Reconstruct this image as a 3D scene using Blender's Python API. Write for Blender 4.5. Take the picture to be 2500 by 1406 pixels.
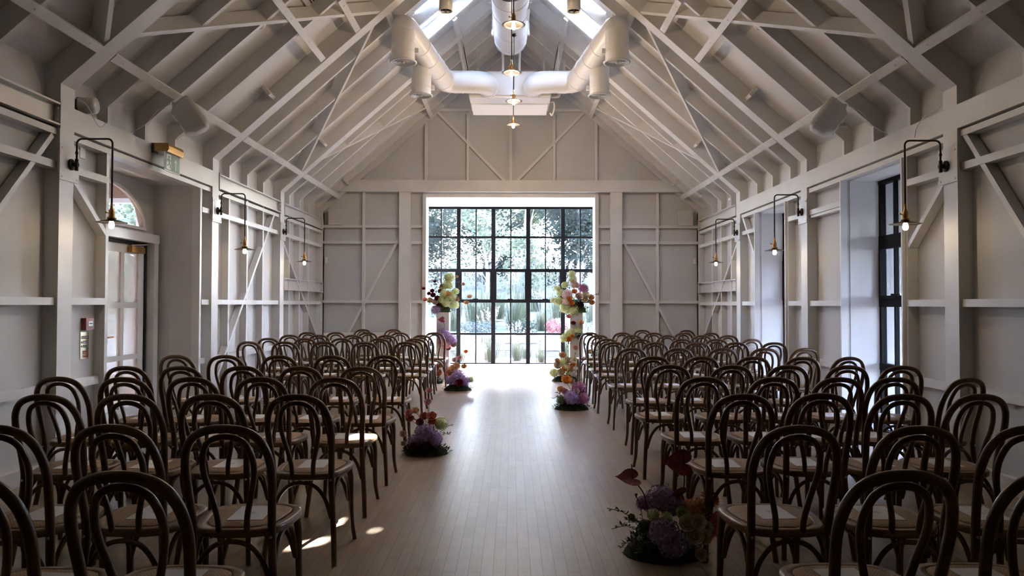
import bpy, math, random
from mathutils import Vector, Matrix, Quaternion
random.seed(7)
S = bpy.context.scene
for o in list(bpy.data.objects): bpy.data.objects.remove(o)
C = S.collection
PI = math.pi

# ------------------------------------------------------------------ camera
CX, CY, CH, FPX = 0.03, 0.0, 1.37, 1800.0
cam_d = bpy.data.cameras.new('camera'); cam = bpy.data.objects.new('camera', cam_d); C.objects.link(cam)
cam_d.sensor_width = 36; cam_d.lens = FPX/2500*36; cam_d.clip_start = 0.05; cam_d.clip_end = 300
cam.location = (CX, CY, CH)
cam.rotation_mode = 'XYZ'
cam.rotation_euler = (math.radians(90) + math.atan(39/FPX), math.radians(-0.12), 0)
S.camera = cam
cam_d.dof.use_dof = False

# ------------------------------------------------------------------ world, sun, exposure
SUN_DIR = Vector((-0.37, -1.02, -1.0)).normalized()      # the way the light travels
w = bpy.data.worlds.new('World'); S.world = w; w.use_nodes = True
nt = w.node_tree; nt.nodes.clear()
sky = nt.nodes.new('ShaderNodeTexSky'); sky.sky_type = 'NISHITA'
sky.sun_disc = False; sky.sun_elevation = math.radians(40.3); sky.sun_rotation = math.radians(21.6)
sky.air_density = 1.0; sky.dust_density = 1.3; sky.ozone_density = 1.0
bg = nt.nodes.new('ShaderNodeBackground'); bg.inputs['Strength'].default_value = 3.8
out = nt.nodes.new('ShaderNodeOutputWorld')
nt.links.new(sky.outputs[0], bg.inputs[0]); nt.links.new(bg.outputs[0], out.inputs[0])
sl = bpy.data.lights.new('sun', 'SUN'); sl.energy = 10.0; sl.angle = math.radians(0.55); sl.color = (0.93, 0.95, 1.0)
so = bpy.data.objects.new('sun', sl); C.objects.link(so)
so.rotation_mode = 'QUATERNION'; so.rotation_quaternion = SUN_DIR.to_track_quat('-Z', 'Y'); so.location = (8, 20, 18)
vs = S.view_settings; vs.view_transform = 'Standard'; vs.look = 'None'; vs.gamma = 1.0; vs.use_curve_mapping = False
vs.exposure = 3.55
BULB_W = 0.09; PEND_W = 2.7

# ------------------------------------------------------------------ materials
MATS = {}
def mat(name, col, rough=0.5, metal=0.0, spec=0.5, emit=None, estr=0.0, trans=None):
    m = bpy.data.materials.new(name); m.use_nodes = True
    b = m.node_tree.nodes['Principled BSDF']
    b.inputs['Base Color'].default_value = (*col, 1); b.inputs['Roughness'].default_value = rough
    b.inputs['Metallic'].default_value = metal; b.inputs['Specular IOR Level'].default_value = spec
    if emit: b.inputs['Emission Color'].default_value = (*emit, 1); b.inputs['Emission Strength'].default_value = estr
    MATS[name] = m; return m
def nodes(m): return m.node_tree.nodes, m.node_tree.links, m.node_tree.nodes['Principled BSDF']
def noise_col(m, c1, c2, scale=(6, 6, 6), detail=4, lo=0.35, hi=0.65, obj=True):
    n, l, b = nodes(m)
    tc = n.new('ShaderNodeTexCoord'); mp = n.new('ShaderNodeMapping'); mp.inputs['Scale'].default_value = scale
    nz = n.new('ShaderNodeTexNoise'); nz.inputs['Detail'].default_value = detail; nz.inputs['Scale'].default_value = 1
    cr = n.new('ShaderNodeValToRGB'); cr.color_ramp.elements[0].position = lo; cr.color_ramp.elements[1].position = hi
    cr.color_ramp.elements[0].color = (*c1, 1); cr.color_ramp.elements[1].color = (*c2, 1)
    l.new(tc.outputs['Object'], mp.inputs['Vector']); l.new(mp.outputs[0], nz.inputs['Vector'])
    l.new(nz.outputs['Fac'], cr.inputs[0]); l.new(cr.outputs[0], b.inputs['Base Color'])
    return nz, cr
def bump(m, src, strength=0.2, dist=0.002):
    n, l, b = nodes(m); bp = n.new('ShaderNodeBump'); bp.inputs['Strength'].default_value = strength; bp.inputs['Distance'].default_value = dist
    l.new(src, bp.inputs['Height']); l.new(bp.outputs[0], b.inputs['Normal'])

PAINT = mat('painted_timber', (0.60, 0.565, 0.53), 0.42, spec=0.35)
noise_col(PAINT, (0.635, 0.625, 0.61), (0.695, 0.68, 0.66), (3, 3, 3), 3, 0.3, 0.7)  # paler than the boards: light on the framing put into the colour
PANEL = mat('painted_wall_board', (0.56, 0.53, 0.50), 0.6, spec=0.3)
_nz, _ = noise_col(PANEL, (0.55, 0.54, 0.53), (0.59, 0.58, 0.565), (1.5, 1.5, 1.5), 3, 0.3, 0.7)  # darker than the timber: shade behind the framing put into the colour
STEEL = mat('painted_steel', (0.61, 0.595, 0.58), 0.35, spec=0.5)
WHITE = mat('white_paint', (0.80, 0.80, 0.80), 0.5)
DUCT = mat('painted_duct', (0.66, 0.65, 0.64), 0.38, spec=0.5)
n, l, b = nodes(DUCT)
tc = n.new('ShaderNodeTexCoord'); wv = n.new('ShaderNodeTexWave'); wv.wave_type = 'BANDS'; wv.bands_direction = 'DIAGONAL'
wv.inputs['Scale'].default_value = 6.0; wv.wave_profile = 'SAW'
l.new(tc.outputs['Object'], wv.inputs['Vector']); bump(DUCT, wv.outputs['Fac'], 0.25, 0.004)
BLACK = mat('black_metal', (0.012, 0.012, 0.013), 0.45, spec=0.4)
FRAME = mat('dark_window_frame', (0.004, 0.004, 0.005), 0.55, spec=0.15)
BRASS = mat('aged_brass', (0.42, 0.25, 0.09), 0.35, metal=1.0)
SHADE = mat('dark_brass_shade', (0.10, 0.085, 0.07), 0.33, metal=0.9)
BULBM = mat('lit_bulb', (1, 0.9, 0.75), 0.4, emit=(1.0, 0.80, 0.55), estr=6.0)
DARKGAP = mat('gap_shade', (0.01, 0.01, 0.01), 0.8)  # flat near-black, paints the shade inside open gaps

# floor: short oak blocks laid in running strips along the room
FLOOR = mat('oak_block_floor', (0.4, 0.3, 0.2), 0.36, spec=0.42)
n, l, b = nodes(FLOOR)
tc = n.new('ShaderNodeTexCoord'); mp = n.new('ShaderNodeMapping'); mp.inputs['Rotation'].default_value = (0, 0, PI/2)
br = n.new('ShaderNodeTexBrick'); br.offset = 0.5; br.offset_frequency = 2
br.inputs['Scale'].default_value = 1.0; br.inputs['Brick Width'].default_value = 0.38; br.inputs['Row Height'].default_value = 0.064
br.inputs['Mortar Size'].default_value = 0.0010; br.inputs['Mortar Smooth'].default_value = 0.2; br.inputs['Bias'].default_value = -0.1
br.inputs['Color1'].default_value = (0.335, 0.248, 0.170, 1); br.inputs['Color2'].default_value = (0.29, 0.212, 0.143, 1)
br.inputs['Mortar'].default_value = (0.05, 0.035, 0.025, 1)
l.new(tc.outputs['Object'], mp.inputs['Vector']); l.new(mp.outputs[0], br.inputs['Vector'])
mp2 = n.new('ShaderNodeMapping'); mp2.inputs['Scale'].default_value = (40, 3, 40)
nz = n.new('ShaderNodeTexNoise'); nz.inputs['Detail'].default_value = 5; nz.inputs['Scale'].default_value = 1
l.new(tc.outputs['Object'], mp2.inputs['Vector']); l.new(mp2.outputs[0], nz.inputs['Vector'])
mx = n.new('ShaderNodeMixRGB'); mx.blend_type = 'MULTIPLY'; mx.inputs['Fac'].default_value = 0.45
cr = n.new('ShaderNodeValToRGB'); cr.color_ramp.elements[0].color = (0.6, 0.6, 0.6, 1); cr.color_ramp.elements[1].color = (1.2, 1.2, 1.2, 1)
l.new(nz.outputs['Fac'], cr.inputs[0]); l.new(br.outputs['Color'], mx.inputs[1]); l.new(cr.outputs[0], mx.inputs[2])
l.new(mx.outputs[0], b.inputs['Base Color'])
nz2 = n.new('ShaderNodeTexNoise'); nz2.inputs['Scale'].default_value = 9; l.new(tc.outputs['Object'], nz2.inputs['Vector'])
mr = n.new('ShaderNodeMapRange'); mr.inputs['To Min'].default_value = 0.27; mr.inputs['To Max'].default_value = 0.37
l.new(nz2.outputs['Fac'], mr.inputs['Value']); l.new(mr.outputs[0], b.inputs['Roughness'])
mi = n.new('ShaderNodeMath'); mi.operation = 'SUBTRACT'; mi.inputs[0].default_value = 1.0
l.new(br.outputs['Fac'], mi.inputs[1]); bump(FLOOR, mi.outputs[0], 0.35, 0.0012)

WOOD = mat('dark_bentwood', (0.06, 0.028, 0.012), 0.34, spec=0.5)
noise_col(WOOD, (0.055, 0.024, 0.009), (0.12, 0.056, 0.022), (30, 30, 5), 4, 0.3, 0.7)
RIM = mat('seat_rim_wood', (0.13, 0.075, 0.035), 0.36, spec=0.5)
noise_col(RIM, (0.14, 0.075, 0.032), (0.22, 0.13, 0.06), (8, 45, 8), 4, 0.3, 0.7)
CANE = mat('woven_cane', (0.42, 0.28, 0.15), 0.6)
n, l, b = nodes(CANE)
tc = n.new('ShaderNodeTexCoord'); bk = n.new('ShaderNodeTexBrick'); bk.offset = 0.5
bk.inputs['Scale'].default_value = 1.0; bk.inputs['Brick Width'].default_value = 0.013; bk.inputs['Row Height'].default_value = 0.0085
bk.inputs['Mortar Size'].default_value = 0.0013; bk.inputs['Mortar Smooth'].default_value = 0.4
bk.inputs['Color1'].default_value = (0.50, 0.33, 0.18, 1); bk.inputs['Color2'].default_value = (0.40, 0.25, 0.13, 1); bk.inputs['Mortar'].default_value = (0.16, 0.085, 0.035, 1)
l.new(tc.outputs['Object'], bk.inputs['Vector']); l.new(bk.outputs['Color'], b.inputs['Base Color'])
mi = n.new('ShaderNodeMath'); mi.operation = 'SUBTRACT'; mi.inputs[0].default_value = 1.0
l.new(bk.outputs['Fac'], mi.inputs[1]); bump(CANE, mi.outputs[0], 0.8, 0.002)
CARD = mat('white_card', (0.74, 0.73, 0.74), 0.7)
n, l, b = nodes(CARD)       # faint printed emblem in the middle of the card
tc = n.new('ShaderNodeTexCoord'); mp = n.new('ShaderNodeMapping'); mp.inputs['Scale'].default_value = (38, 38, 0)
gr = n.new('ShaderNodeTexGradient'); gr.gradient_type = 'SPHERICAL'; wv = n.new('ShaderNodeTexNoise'); wv.inputs['Scale'].default_value = 180
mm = n.new('ShaderNodeMath'); mm.operation = 'MULTIPLY'; rp = n.new('ShaderNodeValToRGB')
rp.color_ramp.elements[0].color = (0.74, 0.73, 0.74, 1); rp.color_ramp.elements[1].color = (0.52, 0.52, 0.54, 1)
rp.color_ramp.elements[0].position = 0.12; rp.color_ramp.elements[1].position = 0.3
l.new(tc.outputs['Object'], mp.inputs['Vector']); l.new(mp.outputs[0], gr.inputs['Vector']); l.new(tc.outputs['Object'], wv.inputs['Vector'])
l.new(gr.outputs['Fac'], mm.inputs[0]); l.new(wv.outputs['Fac'], mm.inputs[1]); l.new(mm.outputs[0], rp.inputs[0]); l.new(rp.outputs[0], b.inputs['Base Color'])

def glass(name, tint=(0.96, 0.98, 0.98), rough=0.02, kind='clear'):
    m = bpy.data.materials.new(name); m.use_nodes = True; n = m.node_tree.nodes; l = m.node_tree.links; n.clear()
    o = n.new('ShaderNodeOutputMaterial'); mxs = n.new('ShaderNodeMixShader'); tr = n.new('ShaderNodeBsdfTransparent'); gl = n.new('ShaderNodeBsdfGlossy')
    lw = n.new('ShaderNodeLayerWeight'); lw.inputs['Blend'].default_value = 0.5
    pw = n.new('ShaderNodeMath'); pw.operation = 'POWER'; pw.inputs[1].default_value = 5.0; fr = n.new('ShaderNodeMath'); fr.operation = 'MULTIPLY_ADD'; fr.inputs[1].default_value = 0.9; fr.inputs[2].default_value = 0.035
    l.new(lw.outputs['Facing'], pw.inputs[0]); l.new(pw.outputs[0], fr.inputs[0])
    tr.inputs[0].default_value = (*tint, 1); gl.inputs['Roughness'].default_value = rough
    if kind == 'reeded':
        tl = n.new('ShaderNodeBsdfTranslucent'); tl.inputs[0].default_value = (0.6, 0.62, 0.66, 1)
        m2 = n.new('ShaderNodeMixShader'); m2.inputs[0].default_value = 0.55
        l.new(tr.outputs[0], m2.inputs[1]); l.new(tl.outputs[0], m2.inputs[2]); first = m2.outputs[0]
        tc = n.new('ShaderNodeTexCoord'); wv = n.new('ShaderNodeTexWave'); wv.inputs['Scale'].default_value = 60; wv.bands_direction = 'Y'
        bp = n.new('ShaderNodeBump'); bp.inputs['Distance'].default_value = 0.0004
        l.new(tc.outputs['Object'], wv.inputs['Vector']); l.new(wv.outputs['Fac'], bp.inputs['Height'])
        l.new(bp.outputs[0], gl.inputs['Normal']); l.new(bp.outputs[0], tl.inputs['Normal'])
    else: first = tr.outputs[0]
    l.new(fr.outputs[0], mxs.inputs[0]); l.new(first, mxs.inputs[1]); l.new(gl.outputs[0], mxs.inputs[2]); l.new(mxs.outputs[0], o.inputs[0])
    return m
TINTED = glass('dimmed_glass', (0.56, 0.575, 0.61)); SIDEGL = glass('side_dimmed_glass', (0.33, 0.34, 0.39)); GLASS = glass('window_glass'); REEDED = glass('reeded_glass', kind='reeded')  # pane tints added to dim incoming daylight and the garden view

# ------------------------------------------------------------------ mesh builder
class MB:
    def __init__(s): s.v = []; s.f = []; s.sm = []; s.mi = []
    def add(s, vs, fs, smooth=False, mi=0, M=None):
        b0 = len(s.v)
        for p in vs:
            p = Vector(p); s.v.append(M @ p if M else p)
        for f in fs: s.f.append([b0+i for i in f]); s.sm.append(smooth); s.mi.append(mi)
        return s
    def box(s, x0, x1, y0, y1, z0, z1, mi=0, M=None):
        if x0 > x1: x0, x1 = x1, x0
        if y0 > y1: y0, y1 = y1, y0
        if z0 > z1: z0, z1 = z1, z0
        vs = [(x0,y0,z0),(x1,y0,z0),(x1,y1,z0),(x0,y1,z0),(x0,y0,z1),(x1,y0,z1),(x1,y1,z1),(x0,y1,z1)]
        return s.add(vs, [(0,3,2,1),(4,5,6,7),(0,1,5,4),(1,2,6,5),(2,3,7,6),(3,0,4,7)], mi=mi, M=M)
    def bar(s, p0, p1, wd, hd, up=(0,0,1), mi=0):
        p0 = Vector(p0); p1 = Vector(p1); d = (p1-p0).normalized(); u = Vector(up); u = (u - d*u.dot(d)).normalized(); r = d.cross(u)
        vs = []
        for p in (p0, p1):
            for a, b_ in ((-1,-1),(1,-1),(1,1),(-1,1)): vs.append(p + r*(a*wd/2) + u*(b_*hd/2))
        return s.add(vs, [(0,1,2,3),(7,6,5,4),(0,4,5,1),(1,5,6,2),(2,6,7,3),(3,7,4,0)], mi=mi)
    def tube(s, pts, r, n=8, cap=True, closed=False, mi=0, smooth=True):
        pts = [Vector(p) for p in pts]; N = len(pts); rs = r if isinstance(r, (list, tuple)) else [r]*N
        ring = []; prev = None
        for i, p in enumerate(pts):
            if closed: t = pts[(i+1)%N] - pts[(i-1)%N]
            else: t = pts[min(i+1, N-1)] - pts[max(i-1, 0)]
            t.normalize()
            if prev is None:
                a = Vector((0,0,1)) if abs(t.z) < 0.9 else Vector((1,0,0)); u = (a - t*a.dot(t)).normalized()
            else: u = (prev - t*prev.dot(t)).normalized()
            prev = u; v_ = t.cross(u); ring.append([p + (u*math.cos(2*PI*k/n) + v_*math.sin(2*PI*k/n))*rs[i] for k in range(n)])
        vs = [q for g in ring for q in g]; fs = []
        for i in range(N if closed else N-1):
            a = i*n; b_ = ((i+1)%N)*n
            for k in range(n): fs.append((a+k, a+(k+1)%n, b_+(k+1)%n, b_+k))
        s.add(vs, fs, smooth, mi)
        if cap and not closed: s.add(ring[0], [tuple(range(n-1,-1,-1))], False, mi); s.add(ring[-1], [tuple(range(n))], False, mi)
        return s
    def lathe(s, prof, n=20, M=None, mi=0, smooth=True):
        vs = []; fs = []
        for (r, z) in prof:
            for k in range(n): vs.append((r*math.cos(2*PI*k/n), r*math.sin(2*PI*k/n), z))
        for i in range(len(prof)-1):
            for k in range(n): fs.append((i*n+k, i*n+(k+1)%n, (i+1)*n+(k+1)%n, (i+1)*n+k))
        return s.add(vs, fs, smooth, mi, M)
    def prism(s, poly, axis, a0, a1, mi=0):          # poly of 2-D points, extruded along an axis
        def P(u, v_, a): return {'x': (a,u,v_), 'y': (u,a,v_), 'z': (u,v_,a)}[axis]
        n = len(poly); vs = [P(u,v_,a0) for u,v_ in poly] + [P(u,v_,a1) for u,v_ in poly]
        fs = [tuple(range(n)), tuple(range(2*n-1, n-1, -1))] + [(i, i+n, (i+1)%n+n, (i+1)%n) for i in range(n)]
        return s.add(vs, fs, mi=mi)
    def build(s, name, m, parent=None, loc=None):
        me = bpy.data.meshes.new(name); me.from_pydata([tuple(p) for p in s.v], [], s.f)
        for q in (m if isinstance(m, (list, tuple)) else [m]): me.materials.append(q)
        me.polygons.foreach_set('use_smooth', s.sm); me.polygons.foreach_set('material_index', s.mi); me.update()
        o = bpy.data.objects.new(name, me); C.objects.link(o)
        if parent: o.parent = parent
        if loc: o.location = loc
        return o
def crom(pts, k=6):
    P = [Vector(p) for p in pts]; P = [P[0]*2-P[1]] + P + [P[-1]*2-P[-2]]; outp = []
    for i in range(1, len(P)-2):
        for j in range(k):
            t = j/k; a, b_, c, d = P[i-1], P[i], P[i+1], P[i+2]
            outp.append(0.5*((2*b_) + (c-a)*t + (2*a-5*b_+4*c-d)*t*t + (3*b_-a-3*c+d)*t**3))
    outp.append(P[-2]); return outp
def tag(o, label=None, cat=None, group=None, kind=None):
    if label: o['label'] = label
    if cat: o['category'] = cat
    if group: o['group'] = group
    if kind: o['kind'] = kind
    return o
def empty(name, loc=(0,0,0), rz=0, label=None, cat=None, group=None):
    o = bpy.data.objects.new(name, None); C.objects.link(o); o.location = loc; o.rotation_euler = (0,0,rz); o.empty_display_size = 0.1
    return tag(o, label, cat, group)
def copy_tree(o, parent=None):
    c = o.copy(); C.objects.link(c)
    if parent: c.parent = parent
    for ch in list(o.children): copy_tree(ch, c)
    return c
# ------------------------------------------------------------------ room numbers
XP, XS, XW = 3.57, 3.60, 3.69            # inner face of portal posts, studs, wall board
PORT = [-9.1, -6.12, -3.13, -0.14, 2.85, 5.84, 8.83, 11.43]; DEND = 14.0
PWID = 0.19
def RZ(x): return 3.12 + 0.88*(XP-abs(x))  # underside of the portal rafters
CO = 0.25                                   # height of ceiling board over that line
ANG = math.atan(0.88); NL = Vector((math.sin(ANG)*-1, 0, math.cos(ANG)))
Y0 = -10.0

# ------------------------------------------------------------------ floor
m = MB(); m.box(-3.95, 4.3, Y0-0.2, 14.1, -0.12, 0); m.box(-2.3, 2.3, 14.1, 17.0, -0.12, 0)
m.box(-6.6, -3.95, 5.5, 11.2, -0.12, 0)
tag(m.build('floor', FLOOR), kind='structure')

# ------------------------------------------------------------------ ceiling: two boarded slopes with skylight openings, rafters and purlins as children
SKY_Y = (9.97, 10.68); SKY_X = (0.90, 1.31); SK2 = (6.3, 7.85)
m = MB()
def slab(sx, x0, x1, y0, y1):
    za, zb = RZ(x0)+CO, RZ(x1)+CO; T = 0.30
    poly = [(sx*x0, za), (sx*x1, zb), (sx*x1, zb+T), (sx*x0, za+T)]
    m.prism(poly if sx > 0 else poly[::-1], 'y', y0, y1)
for sx in (-1, 1):
    slab(sx, 0, 4.0 if sx < 0 else 4.75, Y0-0.2, SKY_Y[0])
    slab(sx, 0, 4.0 if sx < 0 else 4.75, SKY_Y[1], DEND+0.35)
    slab(sx, 0, SKY_X[0], *SKY_Y); slab(sx, SKY_X[1], 4.0 if sx < 0 else 4.75, *SKY_Y)
ceiling = tag(m.build('ceiling', PAINT), kind='structure')

def roof_bar(mb, sx, xa, ya, xb, yb, wd, dep, off=0.03):
    """board on the roof slope whose inner face sits 'off' above the portal line"""
    n_ = Vector((sx*math.sin(ANG), 0, math.cos(ANG)))
    pa = Vector((sx*xa, ya, RZ(xa))) + n_*(off+dep/2); pb = Vector((sx*xb, yb, RZ(xb))) + n_*(off+dep/2)
    mb.bar(pa, pb, wd, dep, n_)
rafters_by_bay = {0: [3.75, 4.42, 5.08], 1: [6.58, 7.25, 7.90], 2: [9.43, 10.07, 10.71], 3: [11.98, 12.56, 13.12], -1: [0.5, 1.2, 1.9]}
for sx in (-1, 1):
    for bay, ys in rafters_by_bay.items():
        for y in ys:
            mb = MB(); roof_bar(mb, sx, 0.02, y+0.022, XS, y+0.022, 0.045, 0.165)
            mb.box(sx*XS, sx*XW, y, y+0.045, 2.96, 3.30)
            mb.build('rafter', PAINT, ceiling)
    pur = [(3.26, 2.9, 5.84), (3.26, 6.03, 8.83), (2.24, 6.03, 8.78), (1.83, 7.9, 8.80), (3.26, 9.02, 11.43), (1.50, 9.02, 9.43),
           (0.81, 10.75, 11.43), (3.26, 11.62, 14.0), (0.81, 11.62, 14.0), (1.51, 11.62, 14.0), (2.24, 3.04, 5.84)]
    for (x, ya, yb) in pur:
        mb = MB(); roof_bar(mb, sx, x, ya, x, yb, 0.075, 0.04, -0.005)
        for k in range(int((yb-ya)/0.66)+1):
            yy = ya+0.15+k*0.66
            if yy < yb-0.05:
                n_ = Vector((sx*math.sin(ANG), 0, math.cos(ANG))); p = Vector((sx*x, yy, RZ(x))) - n_*0.006
                mb.tube([p, p - n_*0.004], 0.007, 6, mi=1)
        mb.build('purlin', [PAINT, STEEL], ceiling)
    br = [(3.20, 5.84, 2.35, 4.55), (2.35, 4.55, 1.5, 3.1), (3.06, 6.03, 1.57, 8.83), (1.66, 9.0, 3.23, 11.43), (2.98, 11.62, 1.5, 13.35)]
    for (xa, ya, xb, yb) in br:
        mb = MB(); roof_bar(mb, sx, xa, ya, xb, yb, 0.045, 0.15, 0.012); mb.build('brace', PAINT, ceiling)
    for (x, ya, yb) in [(2.80, 8.64, 8.83), (2.82, 11.24, 11.43), (3.03, 13.8, 14.0), (2.80, 5.65, 5.84)]:
        mb = MB(); roof_bar(mb, sx, x, ya, x, yb, 0.04, 0.12, 0.05); mb.build('nogging', PAINT, ceiling)
    # skylight shaft lining and glazing
m = MB(); m.box(-0.07, 0.07, Y0, DEND, RZ(0)-0.06, RZ(0)+0.2); m.build('ridge_beam', PAINT, ceiling)
for i, sx in enumerate((-1, 1)):
    root = MB(); roof_bar(root, sx, SKY_X[0]-0.0, SKY_Y[0]+0.02, SKY_X[1], SKY_Y[0]+0.02, 0.04, 0.52, 0.19)
    roof_bar(root, sx, SKY_X[0], SKY_Y[1]-0.02, SKY_X[1], SKY_Y[1]-0.02, 0.04, 0.52, 0.19)
    roof_bar(root, sx, SKY_X[1]-0.02, SKY_Y[0], SKY_X[1]-0.02, SKY_Y[1], 0.04, 0.52, 0.19)
    roof_bar(root, sx, SKY_X[0]+0.02, SKY_Y[0], SKY_X[0]+0.02, SKY_Y[1], 0.04, 0.52, 0.19)
    r = tag(root.build('window_%d' % (8+i), WHITE), kind='structure')
    g = MB(); roof_bar(g, sx, (SKY_X[0]+SKY_X[1])/2, SKY_Y[0], (SKY_X[0]+SKY_X[1])/2, SKY_Y[1], (SKY_X[1]-SKY_X[0])/math.cos(ANG), 0.012, 0.47)
    g.build('pane', GLASS, r)

# ------------------------------------------------------------------ portal frames
n_tr = 0
def trim(mb, m_=None):
    global n_tr; n_tr += 1
    return tag(mb.build('trim_%d' % n_tr, m_ or PAINT), kind='structure')
def portal(y, w=PWID, plates=True):
    global n_tr; n_tr += 1
    root = tag(empty('trim_%d' % n_tr, (0, y, 0)), kind='structure')
    for sx in (-1, 1):
        mb = MB(); mb.box(sx*XP, sx*3.86, 0, w, 0, 3.12); mb.build('post', PAINT, root)
        mb = MB(); n_ = Vector((sx*math.sin(ANG), 0, math.cos(ANG)))
        poly = [(sx*XP, 3.12), (0, RZ(0)), (0, RZ(0)+0.34), (sx*3.86, RZ(3.86)+0.34), (sx*3.86, 3.12)]
        mb.prism(poly, 'y', 0, w); mb.build('rafter', PAINT, root)
        if plates:
            mb = MB(); mb.box(sx*(XP-0.014), sx*XP, -0.02, w+0.05, 2.355, 2.64)
            for (a, c) in ((0.01, 2.38), (w+0.02, 2.38), (0.01, 2.61), (w+0.02, 2.61)):
                mb.tube([(sx*(XP-0.014), a, c), (sx*(XP-0.019), a, c)], 0.008, 6)
            mb.build('gusset_plate', STEEL, root)
    return root
for y in PORT: portal(y)
portal(DEND, 0.12, False)

# ------------------------------------------------------------------ side walls
def side_wall(sx, openings, outer, yend):
    m = MB(); y = Y0
    for (a, b_, z1) in openings:
        m.box(sx*XW, sx*outer, y, a, 0, 3.3); m.box(sx*XW, sx*outer, a, b_, z1, 3.3); y = b_
    m.box(sx*XW, sx*outer, y, yend, 0, 3.3)
    return m
RW = [(6.69, 7.94, 2.71), (9.56, 10.76, 2.71)]
wall_left = tag(side_wall(-1, [(6.62, 8.56, 2.74)], 3.95, DEND+0.1).build('wall_left', PANEL), kind='structure')
wall_right = tag(side_wall(1, RW, 4.32, DEND+0.1).build('wall_right', PANEL), kind='structure')
def vstud(sx, y, z0, z1, par, w=0.045):
    m = MB(); m.box(sx*XS, sx*XW, y, y+w, z0, z1); m.build('stud', PAINT, par)
def hrail(sx, ya, yb, z, par, h=0.06, d=0.0):
    m = MB(); m.box(sx*(XS-0.006-d), sx*XW, ya, yb, z-h/2, z+h/2); m.build('rail', PAINT, par)
def wbrace(sx, ya, za, yb, zb, par, w=0.045):
    m = MB(); m.bar((sx*(XS+0.042), ya, za), (sx*(XS+0.042), yb, zb), w, 0.082, (1,0,0)); m.build('brace', PAINT, par)
for sx, W, gaps in ((-1, wall_left, [(6.62, 8.56)]), (1, wall_right, [(a, b_) for a, b_, c in RW])):
    bays = [(-2.94, -0.14), (0.05, 2.85), (3.04, 5.84), (6.03, 8.83), (9.02, 11.43), (11.62, 14.0)]
    for ya, yb in bays:
        segs = []; y = ya
        for (ga, gb) in gaps:
            if ga >= ya and gb <= yb: segs.append((y, ga-0.045)); y = gb+0.045
        segs.append((y, yb))
        for (a, b_) in segs:
            if b_-a < 0.1: continue
            for z in (2.47, 1.385): hrail(sx, a, b_, z, W)
            hrail(sx, a, b_, 0.69, W, 0.07, -0.05)
            hrail(sx, a, b_, 0.06, W, 0.12, -0.04)
        hrail(sx, ya, yb, 2.735, W, 0.05, 0.0)
    for (ga, gb) in gaps:
        vstud(sx, ga-0.045, 0, 2.71, W); vstud(sx, gb, 0, 2.71, W)
for y in (9.42, 10.07, 10.71, 11.98, 12.56, 13.12): vstud(-1, y, 0, 2.78, wall_left)
for y in (11.98, 12.56, 13.12): vstud(1, y, 0, 2.78, wall_right)
wbrace(-1, 6.05, 2.42, 6.60, 1.98, wall_left); wbrace(-1, 5.80, 2.70, 4.2, 0.9, wall_left)
wbrace(-1, 11.25, 2.74, 9.1, 0.45, wall_left); wbrace(-1, 11.66, 2.36, 13.7, 0.8, wall_left)
wbrace(1, 6.05, 2.42, 6.64, 1.90, wall_right); wbrace(1, 5.80, 2.72, 5.0, 1.7, wall_right)
wbrace(1, 11.40, 2.72, 10.82, 2.05, wall_right); wbrace(1, 11.66, 2.36, 13.7, 0.8, wall_right); wbrace(1, 8.80, 2.42, 7.99, 2.42, wall_right, 0.03)
# wall-head beams between the posts
def channel(sx, ya, yb, z0, z1, X=XS-0.02):
    m = MB(); m.box(sx*(X+0.03), sx*(X+0.045), ya, yb, z0, z1)
    m.box(sx*(X-0.02), sx*(X+0.08), ya, yb, z0, z0+0.014); m.box(sx*(X-0.02), sx*(X+0.08), ya, yb, z1-0.014, z1)
    for ye, s_ in ((ya, 1), (yb, -1)):
        m.box(sx*(X-0.023), sx*(X+0.078), ye, ye+s_*0.015, z0-0.015, z1+0.015)
        for zz in (z0+0.045, z1-0.045): m.tube([(sx*(X+0.0), ye+s_*0.015, zz), (sx*(X+0.0), ye+s_*0.035, zz)], 0.013, 6)
    return m
def boxbeam(sx, ya, yb):
    m = MB(); m.box(sx*(XS-0.03), sx*XW, ya, yb, 2.775, 2.965); return m
for sx in (-1, 1):
    for k, (ya, yb) in enumerate([(0.05, 2.85), (3.04, 5.84), (6.03, 8.83), (9.02, 11.43), (11.62, 14.0)]):
        steel = (sx < 0 and k != 2) or (sx > 0 and k == 4)
        trim(channel(sx, ya, yb, 2.78, 2.96) if steel else boxbeam(sx, ya, yb), STEEL if steel else PAINT)
    trim(channel(sx, 11.62, 14.0, 1.585, 1.775), STEEL)

# ------------------------------------------------------------------ end wall and the glazed bay beyond it
OPX = 1.62; OPZ = 3.42
m = MB(); Y1, Y2 = DEND+0.1, DEND+0.4
m.box(-3.95, -OPX, Y1, Y2, 0, OPZ); m.box(OPX, 4.32, Y1, Y2, 0, OPZ)
m.prism([(-3.69, OPZ), (3.69, OPZ), (0, 6.66)], 'y', Y1, Y2)
wall_end = tag(m.build('wall_end', PANEL), kind='structure')
def est(x, z0, z1, w=0.05, name='stud'):
    m = MB(); m.box(x-w/2, x+w/2, DEND+0.02, Y1, z0, z1); m.build(name, PAINT, wall_end)
def erail(xa, xb, z, h=0.05, name='rail', y=DEND+0.025):
    m = MB(); m.box(xa, xb, y, Y1, z-h/2, z+h/2); m.build(name, PAINT, wall_end)
def ebr(xa, za, xb, zb, w=0.05):
    m = MB(); m.bar((xa, DEND+0.065, za), (xb, DEND+0.065, zb), w, 0.06, (0,1,0)); m.build('brace', PAINT, wall_end)
for x in (-0.82, 0.0, 0.83): est(x, 3.7, 5.0 if x else 5.6)
for x in (-1.62, 1.63): est(x, 3.7, RZ(x)+0.15)
for x in (-3.16, 3.03): est(x, 3.7, RZ(x)+0.15)
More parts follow.
